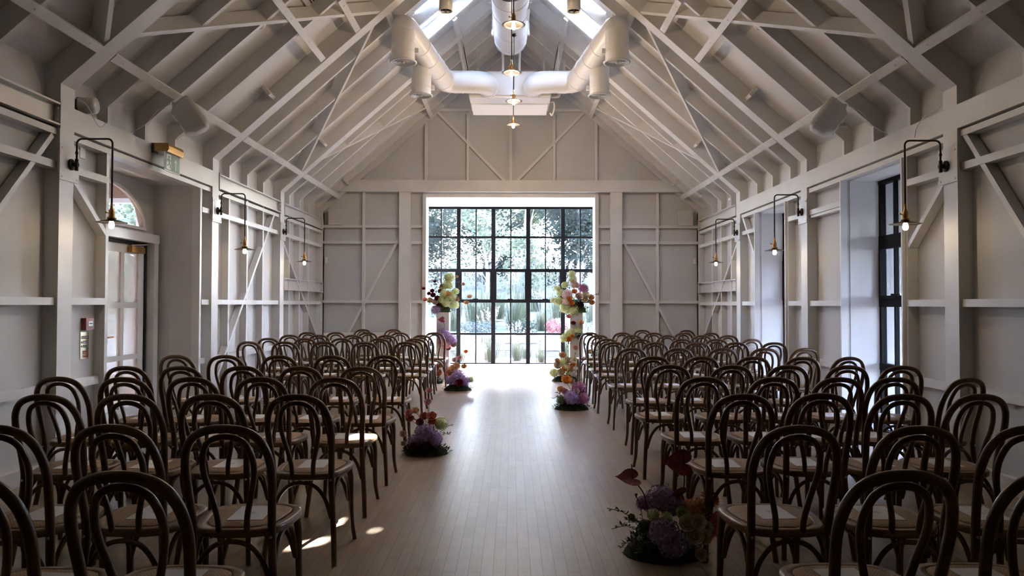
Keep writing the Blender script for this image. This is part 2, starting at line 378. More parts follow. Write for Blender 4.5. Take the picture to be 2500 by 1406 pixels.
erail(-1.45, -0.8, 5.08); erail(0.8, 1.42, 5.08)
ebr(-1.42, 5.06, -0.12, 3.72); ebr(1.42, 5.06, 0.12, 3.72)
for sx in (-1, 1):
    est(sx*2.80, 0.0, 3.5); est(sx*3.60, 0, 3.1, 0.06)
    for z in (2.845, 2.54, 1.41): erail(*sorted((sx*2.12, sx*3.6)), z); erail(*sorted((sx*1.66, sx*1.93)), z)
    erail(*sorted((sx*2.12, sx*3.6)), 0.06, 0.12)
    ebr(sx*2.14, 2.60, sx*3.25, 0.5)
    m = MB(); m.box(sx*1.90, sx*2.12, DEND-0.03, Y1, 0, 3.5); trim(m)
    m = MB(); m.box(sx*(OPX-0.012), sx*(OPX+0.055), DEND+0.0, Y2+0.02, 0, OPZ+0.03); trim(m)
m = MB(); m.box(-3.3, 3.3, DEND-0.05, Y1, 3.50, 3.72); trim(m)
m = MB(); m.box(-OPX-0.05, OPX+0.05, DEND+0.06, Y2+0.01, OPZ-0.012, 3.502); trim(m)
# end-wall rafters hugging the gable
for sx in (-1, 1):
    mb = MB(); roof_bar(mb, sx, 0.02, DEND-0.12, XS, DEND-0.12, 0.05, 0.12, 0.08); mb.build('rafter', PAINT, ceiling)

BX = 2.06; BZ = 3.60; YW = 16.9
m = MB()
m.box(-BX-0.3, -BX, Y2+0.001, YW+0.12, 0, BZ+0.3); m.box(BX, BX+0.3, Y2+0.001, YW+0.12, 0, BZ+0.3)
tag(m.build('wall_bay', WHITE), kind='structure')
m = MB(); m.box(-BX-0.3, BX+0.3, Y2, YW+0.12, BZ, BZ+0.25); tag(m.build('ceiling_bay', WHITE), kind='structure')

win = MB(); zs = [0.0, 0.685, 1.42, 2.15, 2.90, 3.57]; MODW = 0.796
for k in range(6):
    x = -1.99+k*MODW; win.box(x-0.045, x+0.045, YW-0.03, YW+0.04, 0, 3.6)
for z in zs: win.box(-2.04, 2.04, YW-0.025, YW+0.035, z-0.022, z+0.022)
win.box(-2.06, 2.06, YW-0.02, YW+0.05, 3.57, 3.61)
r = tag(win.build('window_1', FRAME), kind='structure')
for k in range(5):
    g = MB(); x = -1.99+(k+0.5)*MODW; g.box(x-0.013, x+0.013, YW-0.02, YW+0.03, 0, 3.57)
    g.build('glazing_bar', FRAME, r)
    g = MB(); xa, xb = x-MODW/2+0.045, x+MODW/2-0.045           # opening sash between 1.42 and 2.15
    for (a, b_, c, d) in ((xa, xa+0.03, 1.442, 2.128), (xb-0.03, xb, 1.442, 2.128), (xa+0.03, xb-0.03, 1.442, 1.475), (xa+0.03, xb-0.03, 2.10, 2.128)): g.box(a, b_, YW-0.05, YW+0.02, c, d)
    g.box(x-0.07, x+0.05, YW-0.075, YW-0.05, 1.465, 1.49); g.build('sash', FRAME, r)
g = MB(); g.box(-2.0, 2.0, YW+0.0, YW+0.006, 0.02, 3.57); g.build('pane', TINTED, r)

# ------------------------------------------------------------------ windows in the right-hand wall
for i, (a, b_, zt) in enumerate(RW):
    XG = 3.98
    m = MB()
    zz = [0.03, 0.71, 1.39, 2.04, zt]
    m.box(XG, XG+0.06, a, a+0.05, 0, zt); m.box(XG, XG+0.06, b_-0.05, b_, 0, zt)
    for z, h in ((0.02, 0.04), (0.71, 0.07), (1.39, 0.085), (2.05, 0.11), (zt-0.025, 0.05)): m.box(XG-0.005, XG+0.065, a, b_, z-h/2, z+h/2)
    for k in (0.25, 0.75):
        y = a+(b_-a)*k; m.box(XG+0.01, XG+0.05, y-0.016, y+0.016, 0, zt)
    r = tag(m.build('window_%d' % (i+2), FRAME), kind='structure')
    s = MB()
    for (p, q, c, d) in ((a+0.05, a+0.085, 1.43, 2.0), (b_-0.085, b_-0.05, 1.43, 2.0), (a+0.085, b_-0.085, 1.43, 1.465), (a+0.085, b_-0.085, 1.96, 2.0)): s.box(XG-0.025, XG+0.03, p, q, c, d)
    yy = b_-0.42; s.box(XG-0.05, XG-0.025, yy-0.06, yy+0.06, 1.46, 1.48); s.tube([(XG-0.05, yy-0.04, 1.475), (XG-0.085, yy, 1.475)], 0.008, 6)
    s.build('sash', FRAME, r)
    g = MB(); g.box(XG+0.028, XG+0.034, a+0.03, b_-0.03, 0.02, zt-0.02); g.build('pane', SIDEGL, r)
    t = MB()     # white lined reveal
    t.box(XW-0.02, XG, a, a+0.012, 0, zt); t.box(XW-0.02, XG, b_-0.012, b_, 0, zt); t.box(XW-0.02, XG, a, b_, zt-0.012, zt)
    t.build('reveal_lining', WHITE, r)
    t = MB()
    for yy in (a-0.008, b_-0.012): t.box(XS-0.03, XS+0.04, yy, yy+0.02, 0, zt)
    t.build('bead', WHITE, r)

# ------------------------------------------------------------------ left-hand door recess, glazed door and arched fanlight
AX = 4.14
m = MB()
m.box(-AX-0.12, -3.951, 8.56, 8.70, 0, 2.9); m.box(-AX-0.12, -3.951, 6.48, 6.62, 0, 2.9); m.box(-AX-0.12, -3.951, 6.48, 8.70, 2.74, 2.9)
# back wall, cut for the door (7.45-8.37) and an arched light above
DY0, DY1, DZ = 6.62+0.06, 8.37, 2.04
m.box(-AX-0.05, -AX, 8.37, 8.56, 0, 2.04); 
AC, AW, AH, AB = 7.55, 0.78, 0.42, 2.22
N = 14
def archz(y): 
    t = (y-AC)/AW; return AB + AH*math.sqrt(max(0, 1-t*t))
m.box(-AX-0.05, -AX, 6.62, 8.56, 2.04, AB)
ys = [AC-AW+2*AW*k/N for k in range(N+1)]
for k in range(N):
    ya, yb = ys[k], ys[k+1]; ya2 = max(ya, 6.62)
    if yb <= 6.62: continue
    za, zb = archz(ya), archz(yb)
    m.add([(-AX-0.05, ya, za), (-AX-0.05, yb, zb), (-AX-0.05, yb, 2.74), (-AX-0.05, ya, 2.74), (-AX, ya, za), (-AX, yb, zb), (-AX, yb, 2.74), (-AX, ya, 2.74)],
          [(0,1,2,3), (4,7,6,5), (0,4,5,1), (3,2,6,7)])
m.box(-AX-0.05, -AX, AC+AW, 8.56, AB, 2.74); m.box(-AX-0.05, -AX, 6.62, AC-AW, AB, 2.74)
tag(m.build('wall_recess', PANEL), kind='structure')
m = MB()      # architrave: head and far jamb
m.box(-AX, -AX+0.10, 6.62, 8.50, 2.05, 2.15); m.box(-AX, -AX+0.09, 8.40, 8.50, 0, 2.05); trim(m)
m = MB(); m.box(-AX-0.048, -AX+0.02, 8.341, 8.375, 0, 2.049); m.box(-AX-0.048, -AX+0.02, 6.63, 8.341, 2.0105, 2.049); trim(m, DARKGAP)  # near-black strips paint the shaded gap round the door
m = MB(); m.tube([(-AX+0.0, AC+AW*math.cos(PI*k/24), AB+AH*math.sin(PI*k/24)) for k in range(25)], 0.022, 6, cap=True)
m.box(-AX-0.04, -AX+0.03, AC-AW, AC+AW, AB-0.03, AB)
r = tag(m.build('window_6', PAINT), kind='structure')
g = MB(); g.add([(-AX-0.05, AC, AB)] + [(-AX-0.05, AC+AW*math.cos(PI*k/24), AB+AH*math.sin(PI*k/24)) for k in range(25)], [(0, k+1, k+2) for k in range(24)])
g.build('pane', GLASS, r)
def leaf(y0, y1, name):
    m = MB(); xa, xb = -AX-0.045, -AX
    st = 0.115; mid = (y0+y1)/2
    m.box(xa, xb, y0, y0+st, 0.01, 2.01); m.box(xa, xb, y1-st, y1, 0.01, 2.01); m.box(xa+0.004, xb-0.004, mid-0.035, mid+0.035, 0.2, 1.95)
    for (c, d) in ((0.01, 0.24), (0.755, 0.81), (1.315, 1.38), (1.915, 2.01)): m.box(xa+0.002, xb-0.002, y0+0.01, y1-0.01, c+0.001, d-0.001)
    r = tag(m.build(name, PAINT), kind='structure')
    g = MB(); g.box(-AX-0.026, -AX-0.02, y0+0.08, y1-0.08, 0.2, 1.95); g.build('pane', REEDED, r)
    return r
d1 = leaf(7.45, 8.34, 'door_1'); d2 = leaf(6.64, 7.44, 'door_2')
m = MB(); m.box(-AX, -AX+0.055, 7.98, 8.26, 1.925, 1.99); m.build('door_closer', BRASS, d1)
m = MB(); m.bar((-AX+0.03, 8.0, 2.0), (-AX+0.05, 8.32, 2.03), 0.012, 0.01); m.build('closer_arm', STEEL, d1)
m = MB(); m.tube([(-AX+0.0, 7.52, 1.02), (-AX+0.05, 7.52, 1.02), (-AX+0.05, 7.63, 1.02)], 0.009, 8); m.build('door_handle', BRASS, d1)
# lobby behind the recess with a window in its far wall
LIN = mat('lobby_timber', (0.30, 0.20, 0.14), 0.6)
m = MB(); m.box(-6.7, -6.6, 5.5, 11.3, 0, 3.2); m.box(-6.7, -3.95, 5.4, 5.5, 0, 3.2)
m.box(-5.6, -3.95, 11.1, 11.2, 0, 3.2); m.box(-6.6, -6.25, 11.1, 11.2, 0, 3.2); m.box(-6.25, -5.6, 11.1, 11.2, 0, 0.25); m.box(-6.25, -5.6, 11.1, 11.2, 2.93, 3.2)
m.box(-6.6, -4.26, 5.5, 11.2, 3.2, 3.3)
tag(m.build('wall_lobby', LIN), kind='structure')
m = MB(); m.box(-6.28, -5.57, 11.07, 11.12, 2.88, 2.95); m.box(-5.65, -5.60, 11.1, 11.16, 0.25, 2.9); m.box(-6.25, -6.2, 11.1, 11.16, 0.25, 2.9); m.box(-6.25, -5.6, 11.1, 11.16, 0.25, 0.31)
r = tag(m.build('window_7', WHITE), kind='structure')
g = MB(); g.box(-6.2, -5.65, 11.12, 11.126, 0.3, 2.87); g.build('pane', TINTED, r)
# rear wall, unseen; set far back and coloured dark to cut bounced light
REAR = mat('rear_bounce_absorber', (0.10, 0.075, 0.055), 0.6); noise_col(REAR, (0.08, 0.06, 0.045), (0.13, 0.095, 0.07), (6, 6, 1), 4)
m = MB(); m.prism([(-3.95, 0), (4.3, 0), (4.3, 3.3), (0, 6.9), (-3.95, 3.3)], 'y', Y0-0.2, Y0); tag(m.build('wall_rear', REAR), kind='structure')
# ------------------------------------------------------------------ wall lamps and pendants
def bulb_light(root, loc, watts):
    ld = bpy.data.lights.new('bulb_light', 'POINT'); ld.energy = watts; ld.color = (1.0, 0.74, 0.46); ld.shadow_soft_size = 0.03
    o = bpy.data.objects.new('bulb_light', ld); C.objects.link(o); o.parent = root; o.location = loc
def lamp_head(root, x, z, watts=1.0):
    """shade rim at height z, centred on x; holder above, bulb below"""
    m = MB(); m.lathe([(0.003, z+0.165), (0.010, z+0.160), (0.010, z+0.125), (0.014, z+0.118), (0.014, z+0.108), (0.022, z+0.098), (0.024, z+0.05), (0.020, z+0.045), (0.034, z+0.040), (0.036, z+0.030), (0.03, z+0.026), (0, z+0.026)], 16, Matrix.Translation((x,0,0)))
    m.tube([(x-0.022, 0, z+0.075), (x-0.045, 0, z+0.082)], 0.004, 6); m.tube([(x-0.045, -0.004, z+0.082), (x-0.045, 0.004, z+0.082)], 0.008, 8)
    m.build('lamp_holder', BRASS, root)
    m = MB(); m.lathe([(0.012, z+0.030), (0.040, z+0.020), (0.085, z+0.008), (0.120, z), (0.120, z-0.002), (0.084, z+0.004), (0.040, z+0.015), (0.012, z+0.025)], 32, Matrix.Translation((x,0,0)))
    m.build('lamp_shade', SHADE, root)
    m = MB(); m.lathe([(0.0, z-0.052), (0.012, z-0.049), (0.020, z-0.038), (0.022, z-0.022), (0.019, z-0.004), (0.013, z+0.012), (0.012, z+0.03)], 16, Matrix.Translation((x,0,0)))
    m.build('bulb', BULBM, root)
    bulb_light(root, (x, 0, z-0.08), watts)
wl = [(-1, 5.97, 'brass-shaded wall lamp on the nearest left post, hung from a black pipe'), (-1, 8.95, 'brass-shaded wall lamp on the post just beyond the door recess'),
      (-1, 11.53, 'brass-shaded wall lamp on the far left post nearest the end wall'), (1, 5.97, 'brass-shaded wall lamp hanging in front of the nearest tall window'),
      (1, 8.95, 'brass-shaded wall lamp on the right post between the two tall windows'), (1, 11.53, 'brass-shaded wall lamp on the far right post nearest the end wall')]
for sx, y, lab in wl:
    root = empty('wall_lamp', (sx*(XP-0.014), y, 0), 0, lab, 'lamp', 'brass wall lamps on black pipe arms')
    m = MB(); Mx = Matrix.Rotation(-sx*PI/2, 4, 'Y')
    m.lathe([(0, 0), (0.046, 0), (0.046, 0.010), (0.036, 0.016), (0.018, 0.018), (0.018, 0.03), (0.022, 0.032), (0.022, 0.055), (0.012, 0.058)], 20, Matrix.Translation((0,0,2.495)) @ Mx)
    m.build('wall_plate', BLACK, root)
    m = MB(); x = -sx
    pts = [(x*0.045,0,2.455), (x*0.045,0,2.50)]
    m.tube([(x*0.045,0,2.445), (x*0.045,0,2.54)], 0.014, 10)
    def arc(cx, cz, r, a0, a1, k=6): return [(cx+r*math.cos(a0+(a1-a0)*i/k)*x, 0, cz+r*math.sin(a0+(a1-a0)*i/k)) for i in range(k+1)]
    path = [(x*0.045,0,2.5)] + [((0.045+0.04)*x + p[0]*1, 0, p[2]) for p in arc(0, 2.665, 0.04, PI, PI/2)] + [((0.335-0.04)*x + p[0], 0, p[2]) for p in arc(0, 2.665, 0.04, PI/2, 0)] + [(x*0.335,0,2.17)]
    m.tube(path, 0.0078, 10); m.tube([(x*0.045,0,2.58), (x*0.045,0,2.60)], 0.012, 8); m.build('pipe_arm', BLACK, root)
    lamp_head(root, x*0.335, 2.025, BULB_W)
pend = [(0.04, 7.47, 4.22, 'nearest pendant lamp over the aisle, highest in the row'), (0.02, 9.03, 4.22, 'second pendant lamp over the aisle, below the end of the big round duct'),
        (0.05, 10.31, 4.22, 'third pendant lamp over the aisle, in front of the ceiling air unit'), (0.045, 11.6, 4.20, 'farthest pendant lamp over the aisle, lowest in the row')]
for (x, y, z, lab) in pend:
    root = empty('pendant_lamp', (x, y, 0), 0, lab, 'lamp', 'brass pendant lamps over the aisle')
    lamp_head(root, 0, z, PEND_W)
    top = {7.47: 6.17, 9.03: 6.17, 10.31: 5.17, 11.6: 6.17}[y]
    m = MB(); m.tube([(0,0,z+0.16), (0,0,top)], 0.0065, 8); m.lathe([(0, top), (0.035, top), (0.035, top-0.02), (0.008, top-0.04)][::-1], 12); m.build('cable', BLACK, root)

# ------------------------------------------------------------------ ducts and air unit
def duct_tube(mb, path, r, n=28, step=0.0): mb.tube(path, r, n)
def seam(mb, p, d, r):
    p = Vector(p); d = Vector(d).normalized(); mb.tube([p-d*0.006, p+d*0.006], r+0.005, 28, cap=True)
def circ_path(c, a, b_, r, a0, a1, k=8):
    c = Vector(c); a = Vector(a); b_ = Vector(b_)
    return [c + a*(r*math.cos(a0+(a1-a0)*i/k)) + b_*(r*math.sin(a0+(a1-a0)*i/k)) for i in range(k+1)]
m = MB(); yE = 11.25
prof = [(0.0, 0), (0.18, 0.0), (0.235, 0.03), (0.25, 0.08), (0.25, 2.07)]
m.lathe(prof, 36, Matrix.Translation((0, yE, 5.41)) @ Matrix.Rotation(PI/2, 4, 'X'))
for yy in (11.05, 10.6, 10.0, 9.5): seam(m, (0, yy, 5.41), (0,1,0), 0.25)
root = empty('main_duct', (0,0,0), 0, 'large white round duct running under the ridge towards the window', 'duct')
m.build('duct_body', DUCT, root)
for yy in (9.7, 10.9):
    h = MB(); h.tube([(0.262*math.cos(a), yy, 5.41+0.262*math.sin(a)) for a in [PI*k/12 for k in range(0, 13)]], 0.012, 6)
    for sx in (-1, 1): h.box(sx*0.255, sx*0.285, yy-0.03, yy+0.03, 5.37, 5.45); h.tube([(sx*0.27, yy, 5.44), (sx*0.27, yy, RZ(0.27)+0.2)], 0.006, 6)
    h.build('hanger', STEEL, root)
h = MB(); h.box(0.17, 0.262, 9.75, 10.15, 5.30, 5.54); h.build('access_panel', STEEL, root)
h = MB(); h.tube([(-0.12, 11.2, 5.24), (-0.12, 11.66, 5.24), (-0.12, 11.735, 5.06)], 0.02, 8); h.build('connecting_pipe', STEEL, root); h = MB(); h.tube([(0.14, 11.2, 5.24), (0.14, 11.66, 5.24), (0.14, 11.735, 5.06)], 0.02, 8); h.build('connecting_pipe', STEEL, root)

for sx, side in ((-1, 'left'), (1, 'right')):
    root = empty('branch_duct', (0,0,0), 0, 'white spiral branch duct on the %s with two drop outlets' % side, 'duct', 'branch ducts either side of the air unit')
    ZD = 4.85; r = 0.172
    A = Vector((sx*0.42, 11.86, ZD)); 
    m = MB()
    path = [Vector((sx*0.42, 11.80, ZD)), Vector((sx*0.42, 11.70, ZD))]
    path = [Vector((sx*0.36, 11.745, ZD-0.02)), Vector((sx*0.37, 11.65, ZD-0.01)), Vector((sx*0.42, 11.56, ZD)), Vector((sx*0.50, 11.51, ZD)), Vector((sx*0.60, 11.5, ZD)), Vector((sx*0.86, 11.5, ZD))]
    n0 = Vector((sx*1.37, 9.35, ZD+0.02)); dirv = (n0 - Vector((sx*1.02, 11.5, ZD))).normalized()
    path += [Vector((sx*0.95, 11.48, ZD)), Vector((sx*1.02, 11.42, ZD)), Vector((sx*1.055, 11.33, ZD))]
    m.tube(path, r, 28)
    for p, d in ((path[1], (0,1,0)), (path[4], (1,0,0)), ((sx*0.75, 11.5, ZD), (1,0,0)), (path[5], (1,0,0)), (path[8], dirv)): seam(m, p, d, r)
    m.build('cross_duct', DUCT, root)
    m = MB(); p0 = path[-1]; p1 = Vector((sx*1.30, 9.42, ZD+0.02)); m.tube([p0, p0.lerp(p1, 0.5), p1], [r, r-0.012, 0.15], 28)
    for t in (0.25, 0.5, 0.75): seam(m, p0.lerp(p1, t), p1-p0, r-0.022*t)
    m.build('spiral_duct', DUCT, root)
    # near drop with its elbow
    m = MB(); X = sx*1.335; Yn = 9.15
    el = [p1, p1.lerp(Vector((X, Yn, ZD+0.02)), 0.45), Vector((X, Yn+0.05, ZD-0.0)), Vector((X, Yn+0.01, ZD-0.06)), Vector((X, Yn, ZD-0.16)), Vector((X, Yn, 4.40))]
    m.tube(el, [0.15, 0.148, 0.146, 0.145, 0.145, 0.145], 28)
    for z in (4.78, 4.62, 4.52): seam(m, (X, Yn, z), (0,0,1), 0.145)
    m.box(X-sx*0.145, X-sx*0.19, Yn-0.02, Yn+0.03, 4.50, 4.56); m.build('drop', DUCT, root)
    m = MB(); Xf = sx*1.27; Yf = 10.45; m.tube([(Xf, Yf, 4.87), (Xf, Yf, 4.35)], 0.14, 28)
    for z in (4.62, 4.45): seam(m, (Xf, Yf, z), (0,0,1), 0.14)
    m.box(Xf-sx*0.14, Xf-sx*0.185, Yf-0.02, Yf+0.03, 4.42, 4.48); m.build('drop', DUCT, root)
    for (xx, yy, zz, rr) in ((X, Yn, 4.385, 0.17), (Xf, Yf, 4.335, 0.165)):
        g = MB(); Mt = Matrix.Translation((xx, yy, zz))
        g.lathe([(rr*0.8, 0.03), (rr*0.86, 0.02), (rr, 0.008), (rr, 0.0), (rr*0.84, -0.008), (rr*0.80, 0.02)], 32, Mt)
        for q in (0.7, 0.55, 0.4, 0.25): g.lathe([(rr*q, 0.02), (rr*(q+0.09), -0.006), (rr*(q+0.1), -0.002), (rr*(q+0.02), 0.022)], 28, Mt)
        g.lathe([(0, -0.004), (rr*0.13, -0.004), (rr*0.13, 0.02)], 16, Mt); g.lathe([(0, 0.028), (rr*0.8, 0.028)], 24, Mt)
        g.build('diffuser', STEEL, root)
    h = MB(); h.tube([(X, 9.5, ZD+0.1), (X, 9.5, RZ(X)+0.25)], 0.005, 6); h.tube([(sx*0.75, 11.5, ZD+0.15), (sx*0.75, 11.5, RZ(0.75)+0.05)], 0.006, 6); h.build('hanger', STEEL, root)
# ceiling-hung air unit
root = empty('air_unit', (0, 11.75, 0), 0, 'white air handling unit hung in front of the end gable', 'air conditioner')
m = MB(); m.prism([(0, 4.72), (0, 5.10), (0.95, 5.10), (1.0, 4.72)][::-1], 'x', -0.67, 0.65); m.build('casing', STEEL, root)
m = MB(); m.prism([(0.03, 4.685), (0.03, 4.72), (0.40, 4.72), (0.36, 4.685)], 'x', -0.66, 0.64); m.build('louvre', WHITE, root)
m = MB(); m.prism([(0.46, 4.685), (0.46, 4.72), (1.0, 4.72), (1.04, 4.66)], 'x', -0.65, 0.62); m.build('louvre', WHITE, root)
m = MB(); m.tube(crom([(0.64, 0.12, 4.86), (0.80, 0.12, 4.86), (0.86, 0.12, 4.92), (0.86, 0.12, 5.3)], 4), 0.03, 8); m.tube(crom([(0.64, 0.3, 4.78), (0.76, 0.3, 4.78), (0.80, 0.3, 4.84), (0.80, 0.3, 5.2)], 4), 0.025, 8)
m.tube(crom([(0.64, 0.5, 4.74), (0.72, 0.5, 4.74), (0.73, 0.5, 4.62), (0.69, 0.5, 4.52), (0.66, 0.5, 4.56)], 4), 0.014, 8); m.build('pipework', STEEL, root)
m = MB()
for xx in (-0.55, 0.55): m.tube([(xx, 0.3, 5.08), (xx, 0.3, RZ(xx)+0.02)], 0.007, 6); m.tube([(xx, 0.8, 5.08), (xx, 0.8, RZ(xx)+0.02)], 0.007, 6)
m.build('hanger', STEEL, root)
# cable channels on the high purlins
for sx, s_ in ((-1, 'left'), (1, 'right')):
    root = MB(); n_ = Vector((sx*math.sin(ANG), 0, math.cos(ANG)))
    a = Vector((sx*0.79, 11.66, RZ(0.79))) - n_*0.02; b_ = Vector((sx*0.79, 13.9, RZ(0.79))) - n_*0.02
    root.bar(a, b_, 0.05, 0.03, n_); root.bar(a-n_*0.018, b_-n_*0.018, 0.016, 0.008, n_, mi=1)
    tag(root.build('cable_channel', [STEEL, BLACK]), 'slim slotted metal channel fixed to the upper %s purlin near the gable' % s_, 'cable channel', 'cable channels under the ridge')
# two open-ended cylinder spotlights
for sx, s_ in ((-1, 'left'), (1, 'right')):
    root = empty('cylinder_spotlight', (sx*0.70, 8.0, 4.57), 0, 'grey cylinder spotlight hanging from the roof %s of the big duct' % s_, 'spotlight', 'cylinder spotlights beside the ridge duct')
    m = MB(); m.lathe([(0.0, 0.04), (0.060, 0.04), (0.068, 0.0), (0.074, 0.0), (0.074, 0.32), (0, 0.32)], 24); m.build('housing', STEEL, root)
    m = MB(); m.box(-0.06, 0.06, -0.003, 0.003, 0.005, 0.04); m.box(-0.003, 0.003, -0.06, 0.06, 0.005, 0.04); m.build('baffle', BLACK, root)
    m = MB(); m.tube([(0, 0, 0.32), (0, 0, RZ(0.7)+0.2-4.57)], 0.012, 8); m.build('stem', STEEL, root)

# ------------------------------------------------------------------ fittings
for sx, s_, wn in ((-1, 'left', 'door recess'), (1, 'right', 'nearest tall window')):
    root = empty('loudspeaker', (sx*3.13, 7.2, 3.20), 0, 'off-white loudspeaker bracketed to the %s roof purlin above the %s' % (s_, wn), 'loudspeaker', 'loudspeakers on the roof purlins')
    R = Matrix.Rotation(math.radians(-sx*22), 4, 'Z') @ Matrix.Rotation(math.radians(38)*sx, 4, 'Y') 
    def rr(w_, h_, k=5, rad=0.05):
        o = []
        for cx_, cy_, a0 in ((w_-rad, h_-rad, 0), (-w_+rad, h_-rad, PI/2), (-w_+rad, -h_+rad, PI), (w_-rad, -h_+rad, 1.5*PI)):
            for i in range(k+1): a = a0+PI/2*i/k; o.append((cx_+rad*math.cos(a), cy_+rad*math.sin(a)))
        return o
    def loft(mb, secs, mi=0):
        vs = []; fs = []; n_ = len(secs[0][0])
        for poly, x in secs: vs += [R @ Vector((-sx*x, p[0], p[1])) for p in poly]
        for i in range(len(secs)-1):
            for k in range(n_): fs.append((i*n_+k, i*n_+(k+1)%n_, (i+1)*n_+(k+1)%n_, (i+1)*n_+k))
        mb.add(vs, fs, True, mi); mb.add(vs[:n_], [tuple(range(n_))], False, mi); mb.add(vs[-n_:], [tuple(range(n_-1,-1,-1))], False, mi)
    m = MB(); loft(m, [(rr(0.09, 0.11), -0.13), (rr(0.135, 0.165), -0.06), (rr(0.145, 0.175), 0.05)]); m.build('cabinet', STEEL, root)
    m = MB(); loft(m, [(rr(0.142, 0.172), 0.05), (rr(0.138, 0.168), 0.085), (rr(0.10, 0.13), 0.105)]); m.build('grille', PANEL, root)
    m = MB(); m.tube([R @ Vector((sx*0.13, 0, 0)), R @ Vector((sx*0.19, 0.02, 0.04))], 0.018, 8); m.bar((sx*0.16, 0, 0.0), (sx*0.12, 0, 0.12), 0.05, 0.015, (0,1,0)); m.build('bracket', STEEL, root); m = MB(); m.box(-0.04+sx*0.12, 0.04+sx*0.12, -0.05, 0.05, 0.09, 0.13); m.build('mounting_plate', STEEL, root)
    m = MB(); m.tube(crom([(sx*0.15, -0.1, 0.10), (sx*0.22, -0.22, 0.0), (sx*0.30, -0.28, -0.14), (sx*0.41, -0.34, -0.24)], 6), 0.004, 6); m.build('cable', STEEL, root)
for sx, s_ in ((-1, 'left'), (1, 'right')):
    cx_ = -2.37 if sx < 0 else 2.40
    cx_ = sx*3.33
    root = empty('wall_speaker', (cx_, DEND+0.1, 3.01), 0, 'small square speaker on the end wall at its upper %s corner' % s_, 'speaker', 'wall speakers on the end wall')
    m = MB(); m.box(-0.135, 0.135, -0.12, 0, -0.14, 0.14); m.build('cabinet', STEEL, root)
    m = MB(); m.box(-0.115, 0.115, -0.13, -0.12, -0.095, 0.12); m.build('grille', PANEL, root)
    m = MB(); m.box(-0.025, 0.025, -0.022, 0, -0.06, 0.06); m.box(-0.016, 0.016, -0.028, -0.022, -0.035, 0.035)
    o = m.build('wall_switch', WHITE, None, (sx*3.53, DEND+0.1, 2.20)); tag(o, 'small white switch box at the %s edge of the end wall' % s_, 'switch', 'switch boxes on the end wall')
m = MB(); m.box(-XW, -XW+0.012, 6.30, 6.38, 2.62, 2.72); tag(m.build('thermostat', WHITE), 'small white plate on the left wall beside the nearest lamp', 'thermostat')
m = MB(); m.lathe([(0, 0), (0.065, 0), (0.07, 0.01), (0.07, 0.12), (0, 0.125)], 24, Matrix.Rotation(PI/2, 4, 'Y')); m.lathe([(0.071, -0.02), (0.071, 0.0)], 24, Matrix.Rotation(PI/2, 4, 'Y'), 1)
tag(m.build('smoke_beam_detector', [STEEL, BLACK], None, (-XW+0.05, 6.24, 3.05)), 'white drum shaped detector above the beam by the nearest left post', 'detector')
for sx, s_ in ((-1, 'left'), (1, 'right')):
    n_ = Vector((-sx*math.sin(ANG), 0, -math.cos(ANG))); q = Vector((0,0,1)).rotation_difference(n_).to_matrix().to_4x4()
    m = MB(); Mt = Matrix.Translation(Vector((sx*2.57, 7.59, RZ(2.57)+CO))) @ q
    m.lathe([(0, 0.022), (0.02, 0.022), (0.024, 0.012), (0.045, 0.010), (0.05, 0.0)], 20, Mt)
    tag(m.build('smoke_detector', WHITE), 'round white smoke detector on the %s roof slope' % s_, 'smoke detector', 'smoke detectors on the roof boards')
# loose cable loops by the first posts
for sx, s_ in ((-1, 'left'), (1, 'right')):
    m = MB(); m.tube(crom([(sx*(XP+0.01), 6.02, 3.06), (sx*3.53, 6.12, 3.03), (sx*3.55, 6.35, 2.90), (sx*3.56, 6.5, 2.97)] if sx < 0 else [(3.55, 6.03, 3.0), (3.54, 6.2, 2.99), (3.55, 6.38, 2.92), (3.565, 6.45, 2.84)], 6), 0.0035, 6)
    tag(m.build('loose_cable', STEEL), 'thin white cable looping off the %s wall-head beam' % s_, 'cable', 'loose cables on the wall beams')
# air grille on the left slope
n_ = Vector((-math.sin(ANG), 0, math.cos(ANG))); ux = Vector((math.cos(ANG), 0, math.sin(ANG)))
root = empty('air_grille', (0,0,0), 0, 'louvred metal air grille set in the left roof slope', 'grille')
P0 = Vector((-2.18, 7.32, RZ(2.18)+CO)) - n_*0.012
m = MB()
for a, b_ in ((P0, P0+Vector((0,0.74,0))), (P0+ux*0.80, P0+ux*0.80+Vector((0,0.74,0)))): m.bar(a, b_, 0.05, 0.02, n_)
for dy in (0.0, 0.74): m.bar(P0+Vector((0,dy,0)), P0+ux*0.8+Vector((0,dy,0)), 0.03, 0.02, n_)
m.build('frame', STEEL, root)
m = MB()
for k in range(26): p = P0+ux*(0.03+0.75*k/25); m.bar(p, p+Vector((0,0.74,0)), 0.014, 0.012, n_+ux*0.7)
m.build('louvre', STEEL, root)
m = MB(); m.bar(P0-n_*-0.008+ux*0.4, P0+n_*0.008+ux*0.4+Vector((0,0.73,0)), 0.76, 0.002, n_); m.build('backing', DARKGAP, root)

